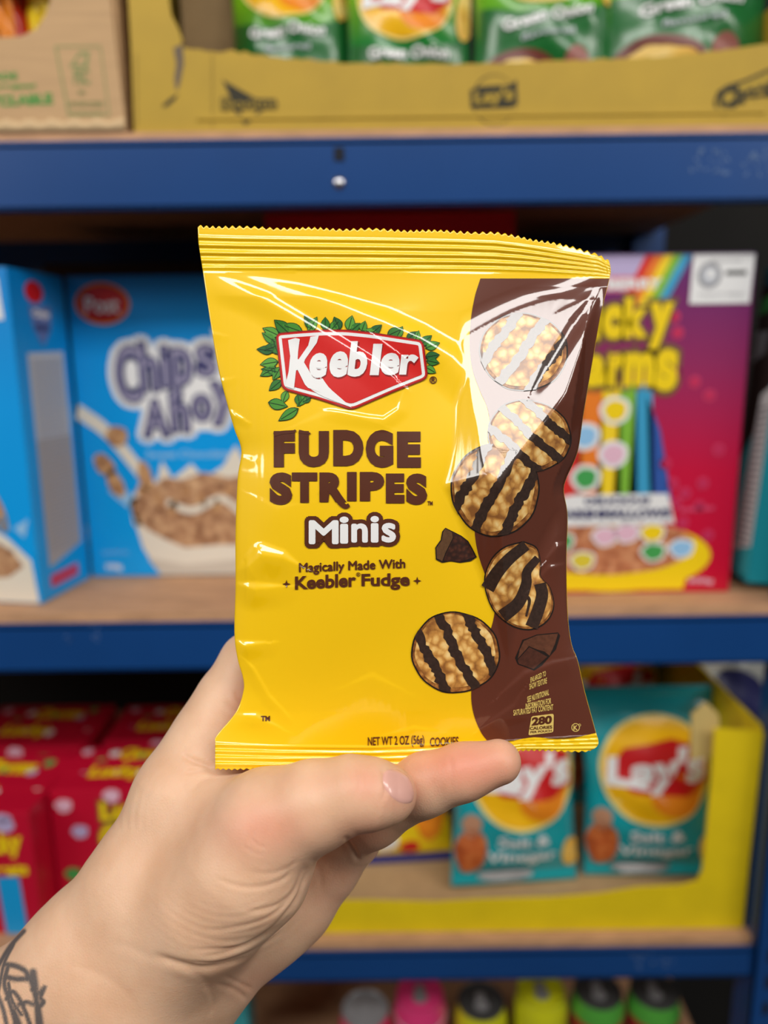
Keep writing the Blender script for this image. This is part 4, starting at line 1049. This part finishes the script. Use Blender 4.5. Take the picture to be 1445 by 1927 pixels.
# lettering
a = Art()
for s, q in (('F', (515, 811, 555, 879)), ('U', (562, 811, 619, 879)), ('D', (627, 809, 684, 877)), ('G', (688, 809, 740, 880)), ('E', (747, 812, 792, 880))): a.text(s, q, m_bprint, 3, .075)
for s, q in (('S', (507, 889, 550, 950)), ('T', (549, 889, 597, 946)), ('R', (601, 889, 652, 945)), ('I', (653, 888, 671, 943)), ('P', (677, 888, 723, 943)), ('E', (726, 891, 761, 947)), ('S', (764, 891, 804, 950))): a.text(s, q, m_bprint, 3, .075)
a.stroke([(628, 925), (640, 945), (650, 953), (657, 950)], 13, m_bprint, 4, 7)
a.stroke([(515, 818), (530, 814), (552, 812), (556, 809)], 8, m_bprint, 4, 4)
a.stroke([(562, 812), (575, 814), (584, 816)], 7, m_bprint, 4, 3)
bart(a, 'title_lettering'); a = Art()
a.text('TM', (804, 943, 814, 951), m_bprint, 3, .03)
for s, q in (('M', (581, 979, 637, 1024)), ('i', (639, 972, 656, 1023)), ('n', (661, 985, 692, 1021)), ('i', (697, 971, 713, 1021)), ('s', (718, 984, 745, 1021))):
    a.outline(s, q, m_bprint, 3, (8, 8), .04, 14); a.text(s, q, m_bprint, 3.8, 0); x0, y0, x1, y1 = q; a.outline(s, (x0 + 2.2, y0 + 2.2, x1 - 2.2, y1 - 2.2), BW, 5, (2.3, 2.3), 0, 8)
bart(a, 'subtitle_lettering'); a = Art()
for k_, (dx_, dy_) in enumerate(((-.7, 0), (.7, 0), (0, .7), (0, -.7))):
    a.text('Magically Made With', ((563 + dx_, 1060 + dy_), (762 + dx_, 1052 + dy_), (762 + dx_, 1074 + dy_), (563 + dx_, 1082 + dy_)), m_bprint, 3 + .1 * k_, 0)
bart(a, 'slogan_lettering'); a = Art()
a.text('Keebler', ((555, 1085), (670, 1078), (670, 1104), (555, 1110)), m_bprint, 3, .032)
a.text('Fudge', ((680, 1080), (771, 1078), (771, 1110), (680, 1110)), m_bprint, 3, .032)
a.text('®', (670, 1077, 678, 1085), m_bprint, 3, .02)
a.text('®', (808, 708, 822, 722), m_bprint, 3, .02)
for cx, cy in ((539, 1099), (785, 1093)):
    a.poly([(cx + (8 if k % 2 == 0 else 2.8) * math.cos(k * math.pi / 4), cy + (8 if k % 2 == 0 else 2.8) * math.sin(k * math.pi / 4)) for k in range(8)], m_bprint, 3)
bart(a, 'slogan_lettering'); a = Art()
a.text('TM', (491, 1347, 508, 1357), m_bprint, 3, .04)
bart(a, 'trademark_lettering'); a = Art()
a.text('NET WT 2 OZ (56g)', ((692, 1387), (798, 1383), (799, 1406), (692, 1408)), m_bprint, 3, .02)
bart(a, 'weight_lettering'); a = Art()
a.text('COOKIES', ((809, 1388), (863, 1386), (863, 1403), (809, 1405)), m_bprint, 3, .02)
bart(a, 'cookies_lettering')
m_yp = film('pale_yellow_ink', (232, 200, 110), .35)
a = Art()
def tl(s, x0, x1, y0, y1, h, off=.02): a.text(s, ((x0, y0), (x1, y1), (x1, y1 + h), (x0, y0 + h)), m_yp, 4, off)
tl('ENLARGED TO', 998, 1027, 1275, 1262, 10); tl('SHOW TEXTURE', 996, 1029, 1287, 1275, 11)
tl('SEE NUTRITIONAL', 992, 1033, 1311, 1297, 11); tl('INFORMATION FOR', 989, 1037, 1324, 1313, 11); tl('SATURATED FAT CONTENT', 966, 1041, 1336, 1325, 11)
a.poly(rounded([(1000, 1348), (1042, 1343), (1041, 1378), (994, 1384)], 4), m_yp, 4)
a.text('280', ((1001, 1350), (1039, 1346), (1038, 1362), (1000, 1366)), m_bprint, 5, .05)
a.text('CALORIES', ((997, 1368), (1039, 1365), (1039, 1371), (997, 1374)), m_bprint, 5, .03)
a.text('PER POUCH', ((998, 1376), (1038, 1373), (1038, 1377), (998, 1380)), m_bprint, 5, .02)
r1 = [(1083 + 8 * math.cos(k * math.pi / 12), 1369 + 8 * math.sin(k * math.pi / 12)) for k in range(24)]
r2 = [(1083 + 6.6 * math.cos(k * math.pi / 12), 1369 + 6.6 * math.sin(k * math.pi / 12)) for k in range(24)]
a.poly(r1, m_yp, 4, holes=[r2]); a.text('K', (1079, 1365, 1087, 1374), m_yp, 4, .03); a.text('D', (1089, 1362, 1093, 1367), m_yp, 4, .02)
bart(a, 'fine_print')

# ==================================================================== the hand
def J(px, py, dep):   # px position and distance (mm) -> camera-space mm
    return np.array([(px - CX) / F * dep, -(py - CY) / F * dep, -dep])
def smin(a, b, k):
    h = np.clip(.5 + .5 * (b - a) / k, 0, 1); return b * (1 - h) + a * h - k * h * (1 - h)
def cone(p, a, b, ra, rb):
    ba = b - a; t = np.clip(((p - a) @ ba) / (ba @ ba), 0, 1)
    return np.linalg.norm(p - a - t[:, None] * ba, axis=1) - (ra + (rb - ra) * t)
def chain(p, pts, k=4):
    """pts = (px,py,depth,radius px)"""
    d = None
    for q, r in zip(pts[:-1], pts[1:]):
        c = cone(p, J(*q[:3]), J(*r[:3]), q[3] * q[2] / F, r[3] * r[2] / F)
        d = c if d is None else smin(d, c, k)
    return d
BODY = [
    [(-160, 2160, 275, 132), (14, 1952, 272, 134), (178, 1800, 270, 122), (290, 1668, 270, 118), (358, 1500, 274, 96), (398, 1398, 280, 72)],
    [(120, 2330, 280, 130), (230, 2050, 278, 128), (372, 1820, 276, 100), (500, 1705, 284, 92), (592, 1600, 290, 82)],
    [(-20, 2260, 272, 120), (130, 2020, 268, 118), (260, 1870, 262, 105), (360, 1740, 262, 110), (430, 1640, 262, 110)],
]
THENAR = [[(300, 1800, 258, 85), (400, 1700, 250, 105), (468, 1630, 246, 108), (505, 1560, 244, 92)],
          [(430, 1540, 262, 80), (500, 1550, 250, 86)]]
THUMB = [(505, 1548, 243, 92), (590, 1517, 240, 82), (660, 1494, 238, 68), (705, 1494, 238, 62), (734, 1495, 239, 50)]
INDEX = [(400, 1400, 280, 70), (434, 1318, 283, 61), (472, 1248, 286, 54), (560, 1180, 288, 44), (640, 1110, 288, 38)]
MIDDLE = [(592, 1600, 288, 60), (700, 1532, 268, 56), (800, 1476, 256, 53), (870, 1453, 252, 48), (938, 1434, 251, 42)]
RING = [(540, 1680, 288, 88), (600, 1622, 287, 76), (664, 1576, 282, 54)]
LITTLE = [(470, 1742, 284, 92), (548, 1688, 286, 84)]
def hand_sdf(p):
    d = None
    for c in BODY:
        e = chain(p, c, 9); d = e if d is None else smin(d, e, 14)
    th = None
    for c in THENAR:
        e = chain(p, c, 8); th = e if th is None else smin(th, e, 10)
    d = smin(d, th, 7)
    t = chain(p, THUMB, 3)
    # flatten the thumb tip a little towards the nail
    dt = smin(d, t, 6)
    f = smin(d, chain(p, INDEX, 5), 9)
    f = smin(f, chain(p, MIDDLE, 5), 4)
    f = smin(f, chain(p, RING, 4), 4)
    f = smin(f, chain(p, LITTLE, 4), 4)
    return smin(dt, f, .8)
def surface_nets(fn, lo, hi, h):
    n = np.ceil((hi - lo) / h).astype(int) + 1
    ax = [lo[i] + h * np.arange(n[i]) for i in range(3)]
    V = np.empty(tuple(n))
    for i in range(n[0]):
        Y, Z = np.meshgrid(ax[1], ax[2], indexing='ij')
        P = np.stack([np.full(Y.size, ax[0][i]), Y.ravel(), Z.ravel()], 1)
        V[i] = fn(P).reshape(n[1], n[2])
    ins = V < 0
    c = [n[0] - 1, n[1] - 1, n[2] - 1]
    acc = np.zeros((*c, 3)); cnt = np.zeros(c)
    def sl(o): return tuple(slice(o[i], o[i] + c[i]) for i in range(3))
    base = np.stack(np.meshgrid(*[np.arange(k) for k in c], indexing='ij'), -1)
    for o1 in [(0,0,0),(0,0,1),(0,1,0),(0,1,1),(1,0,0),(1,0,1),(1,1,0),(1,1,1)]:
        for a in range(3):
            if o1[a]: continue
            o2 = list(o1); o2[a] = 1
            A, B = V[sl(o1)], V[sl(o2)]
            m = (A < 0) != (B < 0)
            t = np.where(m, A / (A - B + 1e-12), 0)
            for k in range(3):
                acc[..., k] += np.where(m, o1[k] + (t if k == a else 0), 0)
            cnt += m
    act = cnt > 0
    ids = -np.ones(c, int); ids[act] = np.arange(act.sum())
    P = lo + h * (base[act] + acc[act] / cnt[act][:, None])
    Q = []
    for a in range(3):
        b_, c_ = (a + 1) % 3, (a + 2) % 3
        s1 = [slice(0, n[i] - 1) if i == a else slice(1, n[i] - 1) for i in range(3)]
        s2 = [slice(1, n[i]) if i == a else slice(1, n[i] - 1) for i in range(3)]
        I1, I2 = ins[tuple(s1)], ins[tuple(s2)]
        m = np.argwhere(I1 != I2); fl = I1[tuple(m.T)]
        g = m.copy(); g[:, b_] += 1; g[:, c_] += 1
        def cell(db, dc):
            k = g.copy(); k[:, b_] += db; k[:, c_] += dc
            return ids[k[:, 0], k[:, 1], k[:, 2]]
        q = np.stack([cell(-1, -1), cell(0, -1), cell(0, 0), cell(-1, 0)], 1)
        q[~fl] = q[~fl][:, ::-1]; Q.append(q)
    return P, np.concatenate(Q)
def subdiv(P, Q):
    n = len(P); E = np.concatenate([Q[:, [i, (i + 1) % 4]] for i in range(4)]); Es = np.sort(E, 1)
    u, inv = np.unique(Es, axis=0, return_inverse=True); inv = inv.reshape(4, -1).T + n
    mid = (P[u[:, 0]] + P[u[:, 1]]) / 2; ctr = P[Q].mean(1); ci = np.arange(len(Q)) + n + len(u)
    out = [np.stack([Q[:, i], inv[:, i], ci, inv[:, (i + 3) % 4]], 1) for i in range(4)]
    return np.concatenate([P, mid, ctr]), np.concatenate(out)
def grad(fn, P, e=.15):
    g = np.stack([fn(P + np.eye(3)[i] * e) - fn(P - np.eye(3)[i] * e) for i in range(3)], 1)
    return g / (np.linalg.norm(g, axis=1)[:, None] + 1e-9)
def relax(fn, P, it=2):
    for _ in range(it):
        P = P - grad(fn, P) * np.clip(fn(P), -1.5, 1.5)[:, None] * .9
    return P
lo = np.array([-165., -235., -315.]); hi_ = np.array([60., 20., -205.])
HP, HQ = surface_nets(hand_sdf, lo, hi_, 2.6)
keep = HP[:, 1] > lo[1] + 6
HP = relax(hand_sdf, HP, 1)
HP, HQ = subdiv(HP, HQ); HP = relax(hand_sdf, HP, 1)
HP, HQ = subdiv(HP, HQ); HP = relax(hand_sdf, HP, 1)
def topx(P): return CX + P[:, 0] / -P[:, 2] * F, CY - P[:, 1] / -P[:, 2] * F
hx, hy = topx(HP); HN = grad(hand_sdf, HP)
facing = np.clip((HN * -HP / np.linalg.norm(HP, axis=1)[:, None]).sum(1) * 3, 0, 1)
def dline(px, py, pts, k=6):
    L = smooth_line(pts, k); best = np.full(px.shape, 1e9); tt = np.zeros_like(px)
    lo_, hi2 = L.min(0) - 40, L.max(0) + 40
    m = (px > lo_[0]) & (px < hi2[0]) & (py > lo_[1]) & (py < hi2[1]); x, y = px[m], py[m]; b = np.full(x.shape, 1e9); t2 = np.zeros_like(x)
    for i in range(len(L) - 1):
        a, c = L[i], L[i + 1]; ab = c - a; t = np.clip(((x - a[0]) * ab[0] + (y - a[1]) * ab[1]) / (ab @ ab + 1e-9), 0, 1)
        d = np.hypot(x - a[0] - t * ab[0], y - a[1] - t * ab[1]); u = d < b; b[u] = d[u]; t2[u] = ((i + t) / (len(L) - 1))[u]
    best[m] = b; tt[m] = t2
    return best, tt
CREASES = [  # polyline, depth mm, width px
    ([(285, 1795), (330, 1812), (380, 1822), (430, 1814), (480, 1796)], 1.0, 7),
    ([(577, 1625), (572, 1655), (558, 1690), (530, 1730), (490, 1764), (440, 1788), (380, 1800)], .75, 4),
    ([(572, 1622), (564, 1652), (545, 1685), (510, 1708), (460, 1716)], .5, 4),
    ([(568, 1640), (556, 1676), (530, 1708), (490, 1734), (430, 1748), (380, 1748)], .4, 3.5),
    ([(560, 1700), (530, 1740), (480, 1772), (420, 1786), (350, 1786)], .45, 3),
    ([(550, 1636), (530, 1656), (495, 1668), (450, 1668), (400, 1650)], .35, 4),
    ([(560, 1618), (540, 1634), (505, 1644), (460, 1640)], .22, 4),
    ([(545, 1735), (505, 1772), (450, 1800), (400, 1812), (330, 1806)], .3, 3),
    ([(405, 1447), (385, 1440), (360, 1430), (340, 1418)], .6, 5), ([(405, 1450), (372, 1450), (345, 1456)], .35, 4), ([(398, 1462), (378, 1470), (358, 1490)], .25, 4),
    ([(668, 1440), (676, 1456), (677, 1478), (670, 1500)], .22, 3), ([(655, 1440), (662, 1458), (662, 1480)], .18, 3), ([(680, 1446), (688, 1460), (690, 1482)], .2, 3), ([(645, 1452), (648, 1470), (644, 1490)], .15, 3),
    ([(716, 1438), (722, 1462), (724, 1490), (716, 1512)], .3, 4),
    ([(470, 1575), (485, 1590), (505, 1596)], .15, 3), ([(455, 1590), (475, 1604), (500, 1610)], .15, 3), ([(480, 1560), (470, 1585), (472, 1610)], .12, 3), ([(500, 1560), (492, 1580), (494, 1602)], .12, 3),
    ([(400, 1850), (440, 1862), (470, 1885)], .4, 5), ([(330, 1812), (380, 1840), (410, 1872)], .3, 7), ([(420, 1835), (450, 1850), (476, 1862)], .35, 4), ([(380, 1845), (400, 1880), (396, 1915)], .3, 5),
    ([(648, 1572), (664, 1598), (676, 1622)], .7, 4), ([(585, 1612), (600, 1640), (606, 1680)], .25, 6),
    ([(846, 1420), (850, 1450), (846, 1490)], .25, 5), ([(440, 1300), (452, 1316), (462, 1322)], .4, 5), ([(420, 1320), (436, 1336), (452, 1340)], .3, 5),
    ([(200, 1770), (260, 1790), (330, 1830)], .15, 8), ([(120, 1810), (200, 1840), (260, 1890)], .15, 8)]
disp = np.zeros(len(HP))
for pts, dp, wd in CREASES:
    d, t = dline(hx, hy, pts); tp = np.clip(np.sin(np.pi * np.clip(t, 0, 1)) * 1.8, 0, 1)
    disp -= .8 * dp * np.exp(-(d / wd) ** 2) * tp * facing
    disp += dp * .16 * np.exp(-((d - wd * 2.2) / (wd * 1.2)) ** 2) * tp * facing
# fine skin wrinkles running round the ball of the thumb
cxr, cyr = 430, 1560; rr_ = np.hypot(hx - cxr, (hy - cyr)); an = np.arctan2(hy - cyr, hx - cxr)
wz = np.exp(-((rr_ - 190) / 45) ** 2) * np.clip(np.sin((an - .15) * 1.3), 0, 1)
disp += .06 * wz * np.sin(rr_ * .42 + 2 * np.sin(an * 3)) * facing
# thumb nail recess
nail_c = (752, 1484)
HP2 = HP + HN * disp[:, None]
# vertex colour: reddened knuckle, tip, shadow on the middle finger painted in as red, and tattoo ink
col = np.ones((len(HP), 4)); 
red = np.zeros(len(HP))
for x0, y0, rx_2, ry_2, a_2 in ((492, 1560, 90, 55, .55), (690, 1475, 45, 40, .5), (750, 1490, 55, 45, .55), (600, 1475, 90, 30, .15), (880, 1440, 120, 55, .8), (460, 1330, 30, 50, .35), (690, 1580, 60, 50, .4), (500, 1850, 90, 40, .3), (640, 1660, 70, 90, .25)):
    red = np.maximum(red, a_2 * np.exp(-(((hx - x0) / rx_2) ** 2 + ((hy - y0) / ry_2) ** 2)))
ink = np.zeros(len(HP))
TAT = [([(45, 1752), (20, 1780), (0, 1812), (-20, 1850)], 4), ([(26, 1776), (8, 1812), (0, 1850), (-10, 1900)], 3), ([(10, 1815), (30, 1818), (48, 1828), (60, 1850), (68, 1880), (72, 1927)], 5), ([(14, 1822), (8, 1850), (16, 1880), (30, 1927)], 4),
       ([(10, 1838), (28, 1842), (50, 1842)], 5), ([(60, 1862), (72, 1868), (84, 1858)], 4), ([(84, 1858), (76, 1878), (82, 1886), (70, 1900)], 4), ([(12, 1880), (22, 1866), (34, 1876), (46, 1900), (56, 1927)], 4), ([(16, 1850), (22, 1880), (40, 1910)], 3),
       ([(36, 1890), (50, 1886), (62, 1890)], 4), ([(62, 1830), (66, 1860)], 7), ([(-5, 1870), (6, 1900), (12, 1927)], 4), ([(70, 1890), (76, 1927)], 6), ([(24, 1900), (36, 1927)], 5), ([(-10, 1840), (-30, 1890), (-30, 1960)], 6), ([(30, 1927), (40, 1980), (60, 2030)], 6), ([(74, 1927), (70, 1980), (40, 2040)], 6)]
for pts, wd in TAT:
    d, t = dline(hx, hy, pts); ink = np.maximum(ink, np.clip(1.6 - d / wd * 1.0, 0, 1) * .9 * (facing > 0))
col[:, 0] = ink; col[:, 1] = red; col[:, 2] = 0
hroot = C(40, 2000, .27)
Wd = (HP2 / 1000) @ RN.T + CAM
hand = mesh_obj('hand', Wd - hroot, [tuple(f) for f in HQ], [], None)
hand.location = hroot
tag(hand, 'bare left hand and tattooed wrist of a person pinching the yellow cookie bag', 'hand')
ca = hand.data.color_attributes.new('skin_marks_and_shade', 'FLOAT_COLOR', 'POINT')
ca.data.foreach_set('color', col.ravel())
m = bpy.data.materials.new('skin'); m.use_nodes = True; nt = m.node_tree; b = nt.nodes['Principled BSDF']
b.inputs['Roughness'].default_value = .46; b.inputs['Subsurface Weight'].default_value = .25; b.inputs['Subsurface Radius'].default_value = (.010, .004, .002); b.inputs['Subsurface Scale'].default_value = .6
b.inputs['Specular IOR Level'].default_value = .4
tc = nt.nodes.new('ShaderNodeTexCoord'); at = nt.nodes.new('ShaderNodeAttribute'); at.attribute_name = 'skin_marks_and_shade'
sp = nt.nodes.new('ShaderNodeSeparateColor'); nt.links.new(at.outputs['Color'], sp.inputs[0])
n1 = nt.nodes.new('ShaderNodeTexNoise'); n1.inputs['Scale'].default_value = 55; n1.inputs['Detail'].default_value = 6; nt.links.new(tc.outputs['Object'], n1.inputs['Vector'])
cr = nt.nodes.new('ShaderNodeValToRGB'); cr.color_ramp.elements[0].position = .3; cr.color_ramp.elements[1].position = .72
cr.color_ramp.elements[0].color = srgb(222, 176, 142); cr.color_ramp.elements[1].color = srgb(236, 196, 164)
nt.links.new(n1.outputs['Fac'], cr.inputs[0])
def mixc(fac, a_in, colr, fmul=1.0):
    mx = nt.nodes.new('ShaderNodeMix'); mx.data_type = 'RGBA'
    nt.links.new(fac, mx.inputs[0]); nt.links.new(a_in, mx.inputs[6]); mx.inputs[7].default_value = colr; return mx.outputs[2]
o1 = mixc(sp.outputs[1], cr.outputs[0], srgb(224, 140, 116)); o2 = mixc(sp.outputs[0], o1, srgb(70, 74, 80))
nt.links.new(o2, b.inputs['Base Color'])
v1 = nt.nodes.new('ShaderNodeTexVoronoi'); v1.inputs['Scale'].default_value = 900; v1.feature = 'DISTANCE_TO_EDGE'; nt.links.new(tc.outputs['Object'], v1.inputs['Vector'])
n2 = nt.nodes.new('ShaderNodeTexNoise'); n2.inputs['Scale'].default_value = 420; n2.inputs['Detail'].default_value = 4; nt.links.new(tc.outputs['Object'], n2.inputs['Vector'])
ad = nt.nodes.new('ShaderNodeMath'); ad.operation = 'ADD'; nt.links.new(v1.outputs['Distance'], ad.inputs[0]); nt.links.new(n2.outputs['Fac'], ad.inputs[1])
bp = nt.nodes.new('ShaderNodeBump'); bp.inputs['Strength'].default_value = .35; bp.inputs['Distance'].default_value = .0002
nt.links.new(ad.outputs[0], bp.inputs['Height']); nt.links.new(bp.outputs[0], b.inputs['Normal'])
hand.data.materials.append(m)
# thumb nail: curved plate laid on the tip
NU, NV = 22, 18
U, V = np.meshgrid(np.linspace(-1, 1, NU), np.linspace(-1, 1, NV)); U = U.ravel(); V = V.ravel()
sq = np.sqrt(1 - .5 * V * V) ; su = np.sqrt(1 - .5 * U * U)
A0, B0 = U * sq, V * su
nx = 752 + A0 * 30 + B0 * 5; ny = 1479 + B0 * 35 + A0 * 9
def on_surface(nx, ny, off):
    d = np.full(nx.shape, 215.)
    dirs = np.stack([(nx - CX) / F, -(ny - CY) / F, -np.ones_like(nx)], 1)
    for _ in range(60): d = d + np.clip(hand_sdf(dirs * d[:, None]) - off, -1, 3) * .8
    return dirs * d[:, None]
NP = on_surface(nx, ny, .35)
rimd = 1 - np.maximum(np.abs(U), np.abs(V)); NNn = grad(hand_sdf, NP)
NP = NP + NNn * (np.clip(rimd * 4, 0, 1) * .35 - .45)[:, None]
nf = [(j * NU + i, (j + 1) * NU + i, (j + 1) * NU + i + 1, j * NU + i + 1) for j in range(NV - 1) for i in range(NU - 1)]
NPw = (NP / 1000) @ RN.T + CAM - hroot
NB = ((NP - NNn * .8) / 1000) @ RN.T + CAM - hroot
nn_ = NU * NV
rim = [i for i in range(NU)] + [j * NU + NU - 1 for j in range(1, NV)] + [(NV - 1) * NU + i for i in range(NU - 2, -1, -1)] + [j * NU for j in range(NV - 2, 0, -1)]
nf += [tuple(q + nn_ for q in reversed(f)) for f in nf] + [(rim[i], rim[(i + 1) % len(rim)], rim[(i + 1) % len(rim)] + nn_, rim[i] + nn_) for i in range(len(rim))]
m_nail = mat('nail', (226, 172, 158), .25, coat=.4)
mesh_obj('thumbnail', np.concatenate([NPw, NB]), nf, m_nail, hand)
